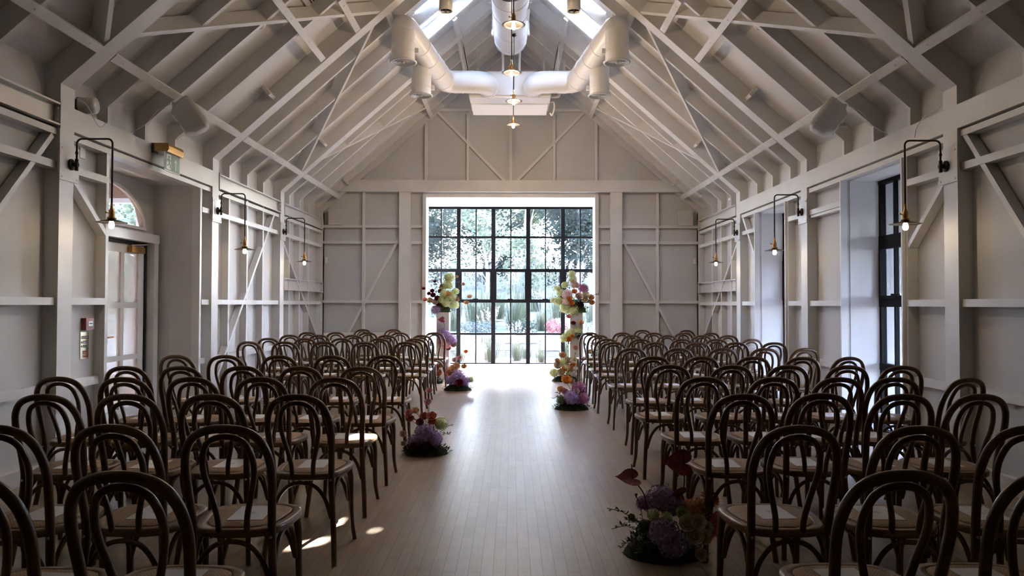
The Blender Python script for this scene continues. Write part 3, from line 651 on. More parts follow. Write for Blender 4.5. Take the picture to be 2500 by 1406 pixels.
# fire exit sign hanging off the left beam
GREEN = mat('exit_green', (0.03, 0.10, 0.065), 0.35); SIGNW = mat('sign_white', (0.55, 0.60, 0.57), 0.4)
root = empty('exit_sign', (-3.44, 7.32, 2.70), 0, 'green emergency exit sign with running man and up arrow under a brass housing', 'sign')
m = MB(); m.prism([(-0.10, 0.19), (-0.10, 0.27), (0.03, 0.27), (0.045, 0.24), (0.045, 0.205), (0.03, 0.185)], 'y', 0.0, 0.34); m.build('housing', BRASS, root)
m = MB(); m.box(-0.13, -0.10, 0.0, 0.08, 0.17, 0.27); m.build('mounting_bracket', SHADE, root)
m = MB(); m.box(-0.004, 0.004, 0.0, 0.34, 0.0, 0.19); m.build('acrylic_panel', SIGNW, root)
m = MB(); m.box(0.004, 0.0055, 0.012, 0.328, 0.012, 0.183); m.build('green_field', GREEN, root)
m = MB()
def P2(poly, mb, x=0.0058): mb.prism(poly, 'x', x, x+0.0008)
P2([(0.035, 0.02), (0.13, 0.02), (0.13, 0.172), (0.035, 0.172)], m)
P2([(0.238, 0.155), (0.195, 0.10), (0.215, 0.105), (0.226, 0.115), (0.226, 0.03), (0.25, 0.03), (0.25, 0.115), (0.261, 0.105), (0.281, 0.10)], m); m.build('pictogram', SIGNW, root)
m = MB(); x2 = 0.0068
m.lathe([(0, 0), (0.012, 0), (0.012, 0.001), (0, 0.001)], 12, Matrix.Translation((x2, 0.093, 0.148)) @ Matrix.Rotation(PI/2, 4, 'Y'))
for poly in ([(0.070, 0.128), (0.095, 0.134), (0.108, 0.095), (0.088, 0.085), (0.074, 0.10)], [(0.070, 0.128), (0.048, 0.112), (0.042, 0.092), (0.049, 0.090), (0.056, 0.105), (0.075, 0.115)],
             [(0.098, 0.13), (0.118, 0.112), (0.132, 0.117), (0.130, 0.108), (0.116, 0.102), (0.098, 0.115)], [(0.090, 0.086), (0.106, 0.092), (0.122, 0.066), (0.116, 0.034), (0.104, 0.034), (0.108, 0.062)],
             [(0.088, 0.088), (0.098, 0.082), (0.080, 0.056), (0.052, 0.052), (0.050, 0.062), (0.072, 0.066)]): P2(poly, m, x2)
m.build('running_man', GREEN, root)
# fire call point and notice
RED = mat('alarm_red', (0.20, 0.018, 0.012), 0.4); SIL = mat('notice_metal', (0.62, 0.55, 0.40), 0.25, metal=0.8); NAVY = mat('notice_navy', (0.03, 0.035, 0.055), 0.5); ORG = mat('notice_red', (0.30, 0.07, 0.02), 0.5)
root = empty('fire_call_point', (-XW, 6.37, 1.135), 0, 'red break-glass fire call point on the left wall beside the door', 'fire alarm')
m = MB(); m.box(0, 0.045, 0, 0.115, 0, 0.105); m.build('case', RED, root)
m = MB(); m.box(0.045, 0.047, 0.035, 0.10, 0.035, 0.08); m.build('glass_plate', WHITE, root)
m = MB(); m.box(0.047, 0.048, 0.045, 0.092, 0.052, 0.062); m.build('pictogram', NAVY, root)
root = empty('fire_notice', (-XW, 6.355, 0.885), 0, 'shiny fire action notice below the red call point', 'notice')
m = MB(); m.box(0, 0.006, 0, 0.125, 0, 0.235); m.build('plate', SIL, root)
m = MB(); m.box(0.006, 0.007, 0.012, 0.113, 0.175, 0.20)
for z in (0.135, 0.10): m.box(0.006, 0.007, 0.035, 0.095, z, z+0.022); m.lathe([(0, 0), (0.010, 0), (0.010, 0.001), (0, 0.001)], 10, Matrix.Translation((0.006, 0.018, z+0.011)) @ Matrix.Rotation(PI/2, 4, 'Y'))
m.build('dark_panel', NAVY, root)
m = MB(); m.box(0.006, 0.007, 0.033, 0.113, 0.044, 0.072); m.box(0.006, 0.007, 0.033, 0.113, 0.012, 0.038); m.build('red_panel', ORG, root)
m = MB(); m.box(0.006, 0.007, 0.085, 0.115, 0.078, 0.094); m.build('green_panel', GREEN, root)
m = MB()
for k in range(7): m.box(0.0072, 0.0076, 0.02+k*0.0125, 0.029+k*0.0125, 0.182, 0.193)
for z in (0.140, 0.105, 0.052, 0.022): m.box(0.0072, 0.0076, 0.042, 0.088, z+0.004, z+0.008)
m.build('notice_marking', SIGNW, root)

# ------------------------------------------------------------------ chairs
def prof_y(z):
    P = [(0, -0.235), (0.2, -0.198), (0.45, -0.182), (0.6, -0.205), (0.75, -0.250), (0.9, -0.305)]
    for (a, ya), (b_, yb) in zip(P, P[1:]):
        if z <= b_: t = (z-a)/(b_-a); return ya+(yb-ya)*t
    return -0.305
def hoop(half):
    pts = [(-x, prof_y(z), z) for x, z in half] + [(x, prof_y(z), z) for x, z in reversed(half[:-1])]
    return crom(pts, 5)
def seat_outline(off=0.0, n=40):
    o = []
    for k in range(n):
        a = 2*PI*k/n; c, s_ = math.cos(a), math.sin(a); e = 0.62
        x = math.copysign(abs(c)**e, c); y = math.copysign(abs(s_)**e, s_)
        wv_ = 0.197+0.021*y
        o.append((x*(wv_-off), 0.012+y*(0.203-off)))
    return o
def ringmesh(outer, inner, z0, z1):
    m = MB(); n = len(outer); b_ = 0.006
    def lerp(a, b2, t): return (a[0]+(b2[0]-a[0])*t, a[1]+(b2[1]-a[1])*t)
    loops = [[(p[0], p[1], z0+b_) for p in outer], [(p[0], p[1], z1-b_) for p in outer], [(*lerp(p, q, 0.12), z1) for p, q in zip(outer, inner)], [(p[0], p[1], z1) for p in inner],
             [(p[0], p[1], z0) for p in inner], [(*lerp(p, q, 0.12), z0) for p, q in zip(outer, inner)]]
    vs = [v for L in loops for v in L]; fs = []
    for i in range(6):
        for k in range(n): fs.append((i*n+k, i*n+(k+1)%n, ((i+1)%6)*n+(k+1)%n, ((i+1)%6)*n+k))
    m.add(vs, fs, True); return m
def make_chair():
    root = empty('bentwood_chair')
    outer, inner = seat_outline(0), seat_outline(0.042)
    ringmesh(outer, inner, 0.430, 0.462).build('seat_frame', RIM, root)
    m = MB(); rings = [(1.0, 0.4635), (0.97, 0.4665), (0.5, 0.468), (0.02, 0.468)]
    vs = []; fs = []; n_ = len(inner); cy = 0.012
    for s_, z in rings: vs += [(p[0]*s_*1.015, cy+(p[1]-cy)*s_*1.015, z) for p in inner]
    for i in range(3):
        for k in range(n_): fs.append((i*n_+k, i*n_+(k+1)%n_, (i+1)*n_+(k+1)%n_, (i+1)*n_+k))
    m.add(vs, fs, True); m.add([(p[0]*1.01, cy+(p[1]-cy)*1.01, 0.452) for p in inner], [tuple(range(n_-1,-1,-1))])
    m.build('cane_panel', CANE, root)
    oh = [(0.188, 0), (0.174, 0.18), (0.160, 0.36), (0.156, 0.46), (0.160, 0.56), (0.167, 0.66), (0.1665, 0.73), (0.152, 0.80), (0.118, 0.852), (0.065, 0.878), (0, 0.885)]
    p = hoop(oh); m = MB(); nn = len(p); m.tube(p, [0.0145+0.0025*min(1, min(i, nn-1-i)/10) for i in range(nn)], 10); m.build('back_hoop', WOOD, root)
    ih = [(0.055, 0.452), (0.060, 0.52), (0.080, 0.61), (0.097, 0.69), (0.0975, 0.755), (0.079, 0.815), (0.045, 0.843), (0, 0.852)]
    pts = [(-x, prof_y(z)+0.004, z) for x, z in ih] + [(x, prof_y(z)+0.004, z) for x, z in reversed(ih[:-1])]
    m = MB(); m.tube(crom(pts, 5), 0.0125, 10); m.build('inner_hoop', WOOD, root)
    for s_ in (-1, 1):
        m = MB(); pp = crom([(s_*0.163, 0.150, 0.435), (s_*0.171, 0.172, 0.36), (s_*0.172, 0.178, 0.22), (s_*0.176, 0.188, 0.10), (s_*0.188, 0.212, 0.0)], 4)
        m.tube(pp, [0.0185-0.006*i/(len(pp)-1) for i in range(len(pp))], 10); m.build('leg', WOOD, root)
    def brace(a, b_, mid):
        a = Vector(a); b_ = Vector(b_); mid = Vector(mid)
        c1 = a.lerp(b_, 0.10); c1.z = a.z+0.10; c2 = a.lerp(b_, 0.9); c2.z = a.z+0.10
        d1_ = a.lerp(b_, 0.27); d1_.z = a.z+0.165; d2_ = a.lerp(b_, 0.73); d2_.z = a.z+0.165
        e = a.lerp(b_, 0.5); e.z = 0.419
        m = MB(); m.tube(crom([a, c1, d1_, e, d2_, c2, b_], 4), 0.0105, 8); m.build('brace', WOOD, root)
    brace((-0.158, prof_y(0.24), 0.235), (0.158, prof_y(0.24), 0.235), (0, -0.17, 0.42))
    brace((-0.160, 0.165, 0.235), (0.160, 0.165, 0.235), (0, 0.15, 0.42))
    for s_ in (-1, 1): brace((s_*0.160, -0.185, 0.235), (s_*0.163, 0.162, 0.235), (s_*0.15, 0, 0.42))
    for s_ in (-1, 1): m = MB(); m.tube([(s_*0.157, prof_y(0.445)-0.021, 0.436), (s_*0.157, prof_y(0.445)-0.013, 0.436)], 0.006, 8); m.build('screw_head', STEEL, root)
    return root
L = [ (2.07, [-1.07, -1.51]), (2.86, [-1.085, -1.527, -1.965]), (3.81, [-1.087, -1.536, -1.97, -2.39]), (4.70, [-1.10, -1.58, -2.02, -2.44, -2.87]),
      (5.53, [-1.10, -1.56, -2.0, -2.46, -2.86]), (6.71, [-1.13, -1.61, -2.09, -2.58, -3.03]), (9.15, [-1.28, -1.80, -2.30, -2.79, -3.24]),
      (10.07, [-1.29, -1.78, -2.30, -2.80, -3.30]), (11.13, [-1.33, -1.86, -2.37, -2.88, -3.32]), (12.17, [-1.25, -1.82, -2.35, -2.88, -3.34]) ]
Rr = [ (2.10, [1.15, 1.60]), (2.89, [1.154, 1.62, 2.06]), (3.90, [1.25, 1.68, 2.10, 2.51]), (4.78, [1.28, 1.735, 2.15, 2.52, 2.99]),
       (5.72, [1.26, 1.74, 2.18, 2.64, 3.05]), (6.66, [1.31, 1.75, 2.21, 2.65, 3.08]), (7.98, [1.33, 1.83, 2.31, 2.77, 3.21]), (9.20, [1.30, 1.82, 2.35, 2.82, 3.30]),
       (10.07, [1.33, 1.79, 2.36, 2.83, 3.31]), (11.28, [1.36, 1.87, 2.41, 2.93, 3.34]), (12.26, [1.33, 1.87, 2.39, 2.89, 3.34]) ]
ORD = ['first', 'second', 'third', 'fourth', 'fifth', 'sixth', 'seventh', 'eighth', 'ninth', 'tenth', 'eleventh', 'twelfth']
chair0 = make_chair(); used = False
m = MB(); m.box(-0.074, 0.074, -0.105, 0.105, 0, 0.0012); card0 = m.build('programme_card', CARD); used_c = False
special = {('R', 3, 4): 17, ('R', 5, 4): 9, ('R', 6, 4): 8, ('R', 8, 4): 8, ('R', 10, 4): 10, ('L', 5, 4): -5, ('L', 6, 4): -8, ('L', 7, 4): -6, ('R', 2, 3): 3}
rc = random.Random(3)
def place(x, ytop, deg, lab, clab, grp, card=True):
    global used, used_c
    a = math.radians(deg); bx, by = x, ytop
    loc = Vector((bx, by, 0)) + Matrix.Rotation(a, 3, 'Z') @ Vector((0, 0.302, 0))
    c = chair0 if not used else copy_tree(chair0); used = True
    c.location = loc; c.rotation_euler = (0, 0, a); tag(c, lab, 'chair', grp)
    if card:
        k = card0 if not used_c else card0.copy()
        if used_c: C.objects.link(k)
        used_c = True
        off = Matrix.Rotation(a, 3, 'Z') @ Vector((rc.uniform(-0.012, 0.012), 0.035+rc.uniform(-0.015, 0.015), 0))
        k.location = loc + off + Vector((0, 0, 0.4684)); k.rotation_euler = (0, 0, a + math.radians(rc.uniform(-5, 5))); tag(k, clab, 'card', 'white cards on the chair seats')
for blk, rows, sn in (('L', L, 'left'), ('R', Rr, 'right')):
    for i, (yt, xs) in enumerate(rows):
        for j, x in enumerate(xs):
            deg = special.get((blk, i, j), rc.uniform(-1.8, 1.8))
            seat = 'aisle seat' if j == 0 else '%s seat from the aisle' % ORD[j]
            place(x, yt + (0.0 if (blk, i, j) in special else rc.uniform(-0.02, 0.02)), deg, 'dark bentwood chair, %s block, %s row from the camera, %s' % (sn, ORD[i], seat),
                  'white card on the %s, %s block, %s row from camera' % (seat, sn, ORD[i]), 'bentwood chairs in the %s block' % sn)
for x, y, deg, lab in ((-2.72, 13.86-0.35, 176, 'bentwood chair behind the left block by the end wall, farther from the aisle'), (-2.16, 13.51, 184, 'bentwood chair behind the left block by the end wall, nearer the aisle'),
                       (2.42, 13.40, 180, 'bentwood chair behind the right block by the end wall, nearer the aisle'), (3.22, 13.40, 195, 'bentwood chair behind the right block, turned in the far right corner')):
    place(x, y+0.12, deg, lab, '', 'bentwood chairs against the end wall', card=False)
# ------------------------------------------------------------------ flowers
def petal_mat(name, col, var=0.25, rough=0.6):
    m = mat(name, col, rough, spec=0.25); c2 = tuple(min(1, c*(1+var)) for c in col); c1 = tuple(c*(1-var) for c in col)
    noise_col(m, c1, c2, (35, 35, 35), 2, 0.35, 0.65); m.node_tree.nodes['Principled BSDF'].inputs['Subsurface Weight'].default_value = 0.0
    return m
LILAC = petal_mat('lilac_petal', (0.36, 0.25, 0.46)); MAUVE = petal_mat('mauve_petal', (0.42, 0.17, 0.32)); LIME = petal_mat('lime_petal', (0.62, 0.68, 0.36), 0.15); CREAM = petal_mat('cream_petal', (0.82, 0.72, 0.52), 0.12)
PEACH = petal_mat('peach_petal', (0.92, 0.55, 0.34)); ORANGE = petal_mat('orange_petal', (0.95, 0.38, 0.10)); CORAL = petal_mat('coral_petal', (0.86, 0.36, 0.28)); PINK = petal_mat('pink_petal', (0.82, 0.46, 0.48), 0.2)
BURG = petal_mat('burgundy_petal', (0.20, 0.02, 0.035), 0.3, 0.35); WHT = petal_mat('white_petal', (0.85, 0.82, 0.80), 0.08); BLUSH = petal_mat('blush_petal', (0.80, 0.62, 0.60), 0.12)
LEAF = petal_mat('leaf_green', (0.055, 0.10, 0.035), 0.35); LEAFD = petal_mat('dark_leaf', (0.018, 0.030, 0.020), 0.35); MOSS = petal_mat('moss', (0.020, 0.030, 0.012), 0.5, 0.9); STEM = mat('stem', (0.05, 0.07, 0.03), 0.6); CORE = mat('flower_eye', (0.02, 0.015, 0.01), 0.6)
rf = random.Random(11)
def basis(d):
    d = Vector(d).normalized(); a = Vector((0,0,1)) if abs(d.z) < 0.9 else Vector((1,0,0)); u = d.cross(a).normalized(); return u, d.cross(u), d
def petal(mb, base, d, up, ln, wd, curl=0.3, smooth=True):
    """cupped petal from base along d, cupped towards up"""
    d = Vector(d).normalized(); up = Vector(up); up = (up-d*up.dot(d)).normalized(); r = d.cross(up)
    b0 = Vector(base); vs = [b0 - r*wd*0.12, b0 + r*wd*0.12]
    for t, ww, h in ((0.45, 0.48, 0.12), (0.8, 0.42, 0.35), (1.0, 0.10, 0.6)):
        c = b0 + d*ln*t + up*(h*curl*ln); vs += [c - r*wd*ww + up*(curl*wd*0.12), c - up*0.02*ln, c + r*wd*ww + up*(curl*wd*0.12)]
    mb.add(vs, [(0,3,2), (0,1,3), (1,4,3), (2,3,6,5), (3,4,7,6), (5,6,9,8), (6,7,10,9)], smooth)
def fib(n):
    o = []
    for i in range(n):
        z = 1-2*(i+0.5)/n; r = math.sqrt(1-z*z); a = i*2.39996; o.append(Vector((r*math.cos(a), r*math.sin(a), z)))
    return o
def hydrangea(c, R, n=110, fl=None, squash=0.9):
    mb = MB(); c = Vector(c); fl = fl or R*0.26
    for p in fib(n):
        if p.z < -0.75: continue
        q = Vector((p.x, p.y, p.z*squash))*R*rf.uniform(0.9, 1.06); u, v_, d = basis(p + Vector((rf.uniform(-.25,.25), rf.uniform(-.25,.25), rf.uniform(-.25,.25)))); a0 = rf.uniform(0, PI)
        for k in range(4):
            a = a0 + k*PI/2; e = u*math.cos(a)+v_*math.sin(a); f = d.cross(e); b0 = c+q
            mb.add([b0, b0+e*fl*0.45+f*fl*0.33+d*fl*0.12, b0+e*fl*0.85+d*fl*0.06, b0+e*fl*0.45-f*fl*0.33+d*fl*0.12], [(0,3,2,1)], False)
    mb.lathe([(0, -R*0.8*squash), (R*0.6, -R*0.5*squash), (R*0.86, 0), (R*0.6, R*0.55*squash), (0, R*0.82*squash)], 10, Matrix.Translation(c))
    return mb
def rose(c, d, R, layers=4):
    mb = MB(); u, v_, d = basis(d); c = Vector(c)
    for L_ in range(layers):
        n_ = 4+L_; t = (L_+1)/layers
        for k in range(n_):
            a = 2*PI*k/n_ + L_*0.7; e = u*math.cos(a)+v_*math.sin(a); lean = 0.15+0.85*t
            petal(mb, c + e*R*0.10*t, (d*(1.15-0.75*t) + e*lean).normalized(), d-e*0.6, R*(0.55+0.5*t), R*(0.55+0.55*t), 0.45)
    return mb
def dahlia(c, d, R, n=120):
    mb = MB(); u, v_, d = basis(d); c = Vector(c)
    for i, p in enumerate(fib(n)):
        q = u*p.x+v_*p.y+d*p.z
        if p.z < -0.35: continue
        ln = R*(0.5+0.45*(1-max(0, p.z))); petal(mb, c+q*R*0.42, q, d, ln*0.85, R*0.28, 0.5, False)
    mb.lathe([(0, -R*0.45), (R*0.42, -R*0.2), (R*0.5, 0.1*R), (R*0.3, R*0.45), (0, R*0.5)], 10, Matrix.Translation(c))
    return mb
def anthurium(base, tip, face, R):
    mb = MB(); base = Vector(base); tip = Vector(tip)
    mid = base.lerp(tip, 0.5) + Vector((0.02, 0, 0.01)); mb.tube(crom([base, mid, tip], 5), 0.0035, 6, mi=1)
    d = Vector(face).normalized(); u, v_, _ = basis(d); up = Vector((0,0,1)); up = (up-d*up.dot(d)).normalized() if abs(d.z) < 0.95 else u; r = d.cross(up)
    N = 26; ring = []
    for k in range(N):
        a = 2*PI*k/N; x = 16*math.sin(a)**3/17.0; y = (13*math.cos(a)-5*math.cos(2*a)-2*math.cos(3*a)-math.cos(4*a))/17.0
        ring.append((x, y-0.25))
    vs = [tip]; 
    for s_ in (0.5, 1.0):
        for (x, y) in ring: rr_ = math.hypot(x, y)*s_; vs.append(tip + r*(y*-R*s_) + up*(x*R*0.85*s_) + d*(0.16*R*rr_*rr_))
    fs = [(0, 1+k, 1+(k+1)%N) for k in range(N)] + [(1+k, 1+N+k, 1+N+(k+1)%N, 1+(k+1)%N) for k in range(N)]
    mb.add(vs, fs, True); mb.tube([tip, tip + (d*0.8+up*0.9)*R*0.75], [0.005, 0.003], 6, mi=1)
    return mb
def sprig(mb, p0, p1, nl=9, ls=0.03, droop=0.0):
    p0 = Vector(p0); p1 = Vector(p1); mid = p0.lerp(p1, 0.5) + Vector((0,0,0.04)); pts = crom([p0, mid, p1], 5); mb.tube(pts, 0.0018, 4)
    for i in range(nl):
        t = 0.25+0.75*(i+0.5)/nl; p = pts[min(len(pts)-1, int(t*(len(pts)-1)))]
        d = Vector((rf.uniform(-1,1), rf.uniform(-1,1), rf.uniform(-0.4,0.9))).normalized(); u, v_, _ = basis(d); s_ = ls*rf.uniform(0.6, 1.2)
        mb.add([p, p+d*s_*0.5+u*s_*0.28, p+d*s_, p+d*s_*0.5-u*s_*0.28], [(0,1,2,3)], False)
def foliage_mound(R, H, n=260, ls=0.035):
    mb = MB()
    for i in range(n):
        a = rf.uniform(0, 2*PI); t = rf.random(); rr_ = R*math.sqrt(rf.random()); p = Vector((rr_*math.cos(a), rr_*math.sin(a)*0.8, H*(1-(rr_/R)**2)*rf.uniform(0.2, 1)+0.01))
        d = (Vector((p.x, p.y, 0.05+abs(p.z))) + Vector((rf.uniform(-.1,.1), rf.uniform(-.1,.1), rf.uniform(-.05,.15)))).normalized(); u, v_, _ = basis(d); s_ = ls*rf.uniform(0.7, 1.4)
        mb.add([p, p+d*s_*0.5+u*s_*0.3, p+d*s_, p+d*s_*0.5-u*s_*0.3], [(0,1,2,3)], False)
    mb.lathe([(R*0.95, 0), (R*0.85, H*0.25), (R*0.55, H*0.6), (0, H*0.8)], 16, Matrix.Diagonal((1, 0.8, 1, 1)))
    return mb
def arrangement(name, loc, lab, items, base=(0.18, 0.14), sprigs=(), bmat=None, grp='floor flower arrangements'):
    root = empty(name, loc, 0, lab, 'flowers', grp)
    if base: foliage_mound(*base).build('moss_base', bmat or MOSS, root)
    if sprigs:
        for mt, lst in sprigs:
            mb = MB()
            for (a, b_, nl, ls) in lst: sprig(mb, a, b_, nl, ls)
            mb.build('foliage_sprig', mt, root)
    for it in items:
        k = it[0]
        if k == 'h': hydrangea(it[1], it[2]).build('hydrangea', it[3], root)
        elif k == 's': hydrangea(it[1], it[2], 150, it[2]*0.2, 0.95).build('snowball_bloom', it[3], root)
        elif k == 'r': rose(it[1], it[4] if len(it) > 4 else (0, -0.8, 0.5), it[2]).build('rose', it[3], root)
        elif k == 'd': dahlia(it[1], it[4] if len(it) > 4 else (0, -0.9, 0.3), it[2]).build('dahlia', it[3], root)
        elif k == 'a': anthurium(it[1], it[2], it[3], it[4]).build('anthurium', [BURG, CORE], root)
        elif k == 't':       # small bloom on its own stem
            mb = rose(it[2], (0, -0.6, 0.6), it[3]*1.25, 3); mb2 = MB(); mb2.tube(crom([it[1], Vector(it[1]).lerp(Vector(it[2]), 0.5)+Vector((0.01,0,0)), it[2]], 4), 0.0018, 4)
            st = mb.build('stemmed_bloom', it[4], root); mb2.build('stem', STEM, st)
    return root
# A: near right, on the floor by the aisle
arrangement('flower_arrangement', (0.86, 4.08, 0), 'purple, apricot and cream floor arrangement with two tall burgundy anthuriums, right aisle edge', [
    ('h', (-0.01, -0.02, 0.30), 0.085, LILAC), ('h', (0.05, -0.01, 0.27), 0.07, LILAC), ('h', (-0.09, 0.02, 0.27), 0.05, MAUVE), ('h', (-0.02, -0.14, 0.16), 0.085, LILAC), ('h', (0.02, -0.15, 0.085), 0.07, LILAC),
    ('d', (0.18, -0.07, 0.25), 0.065, PEACH, (0, -1, 0.2)), ('d', (0.245, -0.09, 0.19), 0.062, CORAL, (0.2, -1, 0.1)), ('d', (0.26, 0.0, 0.30), 0.045, ORANGE, (0.3, -0.5, 0.7)), ('d', (0.13, -0.02, 0.26), 0.04, PEACH),
    ('r', (0.09, -0.17, 0.21), 0.048, CREAM), ('r', (0.15, -0.17, 0.22), 0.045, CREAM), ('r', (0.13, -0.18, 0.15), 0.05, CREAM), ('r', (0.18, -0.17, 0.14), 0.045, CREAM), ('r', (0.08, -0.12, 0.25), 0.04, LIME), ('r', (0.16, -0.19, 0.055), 0.036, WHT), ('r', (0.20, -0.14, 0.18), 0.04, BLUSH),
    ('s', (-0.07, -0.10, 0.24), 0.035, LIME), ('s', (0.0, -0.12, 0.235), 0.03, LIME), ('s', (-0.11, -0.08, 0.17), 0.04, LEAF), ('r', (-0.18, -0.05, 0.21), 0.022, LIME),
    ('a', (-0.08, 0, 0.22), (-0.17, -0.04, 0.42), (0.05, -0.5, 0.85), 0.085), ('a', (0.08, 0, 0.22), (0.11, -0.03, 0.50), (-0.15, -0.75, 0.6), 0.10), ('a', (0.06, 0.02, 0.2), (0.09, -0.03, 0.33), (0.3, -0.8, -0.3), 0.07)],
    (0.23, 0.15), [(LEAFD, [((-0.1, -0.05, 0.1), (-0.29, -0.08, 0.16), 26, 0.028), ((-0.1, -0.06, 0.12), (-0.31, -0.04, 0.26), 22, 0.026), ((-0.12, -0.1, 0.08), (-0.25, -0.12, 0.07), 24, 0.028), ((-0.08, -0.05, 0.1), (-0.22, -0.08, 0.21), 20, 0.025), ((-0.1, -0.05, 0.1), (-0.15, 0.0, 0.33), 22, 0.026), ((-0.05, -0.1, 0.1), (-0.2, -0.16, 0.04), 22, 0.028)]),
                   (LEAF, [((-0.08, -0.08, 0.12), (-0.2, -0.1, 0.2), 14, 0.04), ((0.0, 0.02, 0.2), (0.04, 0.02, 0.38), 8, 0.03), ((-0.1, -0.1, 0.1), (-0.17, -0.12, 0.12), 16, 0.04)])])
# B: left aisle edge
arrangement('flower_arrangement', (-0.75, 6.78, 0), 'lilac and coral floor arrangement with a pale green snowball bloom, left aisle edge', [
    ('h', (0.0, -0.10, 0.21), 0.09, LILAC), ('h', (0.08, -0.10, 0.15), 0.075, LILAC), ('h', (-0.1, -0.05, 0.12), 0.07, LILAC), ('s', (0.13, -0.02, 0.27), 0.068, LIME), ('r', (-0.05, -0.08, 0.29), 0.04, MAUVE),
    ('t', (0, 0, 0.2), (-0.16, -0.02, 0.36), 0.035, PINK), ('t', (0, 0, 0.2), (-0.15, -0.02, 0.31), 0.035, CORAL), ('t', (0, 0, 0.2), (-0.10, 0, 0.38), 0.03, PEACH), ('t', (0, 0, 0.2), (-0.02, -0.02, 0.33), 0.035, CORAL), ('t', (0, 0, 0.2), (0.05, -0.03, 0.33), 0.04, CORAL), ('t', (0, 0, 0.2), (0.06, -0.05, 0.29), 0.032, ORANGE),
    ('t', (0, 0, 0.2), (0.01, 0, 0.46), 0.03, PINK), ('t', (0, 0, 0.2), (0.02, 0.02, 0.56), 0.028, PINK), ('t', (0, 0, 0.15), (-0.21, -0.02, 0.17), 0.03, BLUSH), ('t', (0, 0, 0.1), (-0.2, -0.05, 0.09), 0.025, BLUSH), ('r', (-0.10, -0.12, 0.08), 0.04, BURG), ('r', (0.03, -0.15, 0.1), 0.035, BURG)],
    (0.21, 0.15), [(LEAF, [((0.08, 0, 0.12), (0.25, -0.02, 0.27), 16, 0.035), ((0.08, 0, 0.1), (0.22, -0.04, 0.18), 14, 0.035), ((-0.05, 0, 0.15), (-0.12, 0, 0.33), 10, 0.03)]), (MOSS, [((0.0, -0.1, 0.03), (0.22, -0.12, 0.03), 30, 0.03), ((-0.1, -0.1, 0.03), (-0.2, -0.1, 0.05), 20, 0.03)])])
# C: far left
arrangement('flower_arrangement', (-0.83, 11.75, 0), 'lilac and apricot floor arrangement at the far end of the left aisle edge', [
    ('h', (0.0, -0.08, 0.22), 0.12, LILAC), ('h', (0.10, -0.09, 0.15), 0.10, LILAC), ('h', (-0.10, -0.06, 0.16), 0.09, LILAC), ('d', (-0.08, -0.02, 0.33), 0.065, PEACH), ('d', (-0.02, 0.0, 0.38), 0.055, PEACH), ('d', (-0.14, -0.02, 0.28), 0.05, CORAL),
    ('s', (0.20, -0.04, 0.17), 0.06, LIME), ('t', (0, 0, 0.2), (0.10, 0, 0.36), 0.04, PEACH), ('t', (0, 0, 0.2), (0.02, 0, 0.50), 0.035, PINK), ('t', (0, 0, 0.2), (-0.05, 0.02, 0.46), 0.04, BLUSH), ('t', (0, 0, 0.2), (0.13, -0.02, 0.60), 0.03, ORANGE), ('r', (0.04, -0.19, 0.12), 0.07, BURG)],
    (0.24, 0.14), [(LEAFD, [((0.1, 0, 0.15), (0.30, 0, 0.25), 9, 0.03), ((0.1, 0, 0.15), (0.27, 0, 0.33), 9, 0.03)])])
arrangement('flower_arrangement', (-1.30, 12.75, 0), 'small red flower arrangement on the floor under the left column', [
    ('r', (0, -0.1, 0.25), 0.09, CORAL), ('r', (0.06, -0.1, 0.17), 0.08, CORAL), ('r', (-0.05, -0.1, 0.15), 0.08, CORAL), ('h', (0.0, 0.0, 0.18), 0.08, MAUVE), ('r', (0.10, -0.05, 0.3), 0.05, PEACH)], (0.15, 0.12))
# D: right aisle edge, far
arrangement('flower_arrangement', (0.81, 9.66, 0), 'mauve hydrangea floor arrangement with an orange bloom, far right aisle edge', [
    ('h', (0.10, -0.04, 0.27), 0.095, MAUVE), ('h', (0.0, -0.12, 0.16), 0.11, LILAC), ('h', (0.13, -0.10, 0.15), 0.095, MAUVE), ('t', (0, 0, 0.2), (-0.07, -0.02, 0.36), 0.06, ORANGE), ('t', (0, 0, 0.2), (-0.14, -0.02, 0.24), 0.045, PEACH), ('r', (-0.09, -0.06, 0.22), 0.05, PINK),
    ('t', (0, 0, 0.2), (0.03, 0, 0.44), 0.035, WHT), ('t', (0, 0, 0.2), (0.0, 0, 0.35), 0.04, BLUSH), ('t', (0, 0, 0.2), (0.05, 0, 0.52), 0.028, WHT), ('s', (-0.13, -0.06, 0.12), 0.07, LEAF), ('r', (0.05, -0.14, 0.24), 0.045, BLUSH)],
    (0.24, 0.13), [(LEAF, [((-0.1, 0, 0.1), (-0.25, -0.05, 0.14), 16, 0.045), ((-0.1, 0, 0.1), (-0.22, -0.05, 0.22), 14, 0.04)])])
arrangement('flower_arrangement', (0.98, 13.15, 0), 'cream, yellow and orange flower arrangement on the floor below the right column', [
    ('s', (-0.05, -0.05, 0.33), 0.10, LIME), ('s', (0.02, -0.08, 0.25), 0.10, CREAM), ('s', (-0.20, -0.05, 0.15), 0.10, LIME), ('s', (0.10, -0.05, 0.15), 0.10, LIME), ('r', (-0.14, -0.10, 0.27), 0.08, CREAM), ('r', (0.04, -0.12, 0.36), 0.07, CREAM), ('r', (-0.08, -0.14, 0.15), 0.08, CREAM), ('r', (-0.05, -0.05, 0.45), 0.07, PEACH),
    ('r', (0.14, -0.12, 0.25), 0.08, ORANGE), ('r', (-0.02, -0.14, 0.22), 0.06, ORANGE), ('r', (0.16, -0.05, 0.38), 0.05, CREAM), ('r', (-0.15, -0.1, 0.36), 0.05, PEACH)],
    (0.26, 0.15), [(LEAF, [((-0.1, 0, 0.2), (-0.35, 0, 0.42), 9, 0.04), ((0.1, 0, 0.3), (0.2, 0, 0.5), 8, 0.04)])])
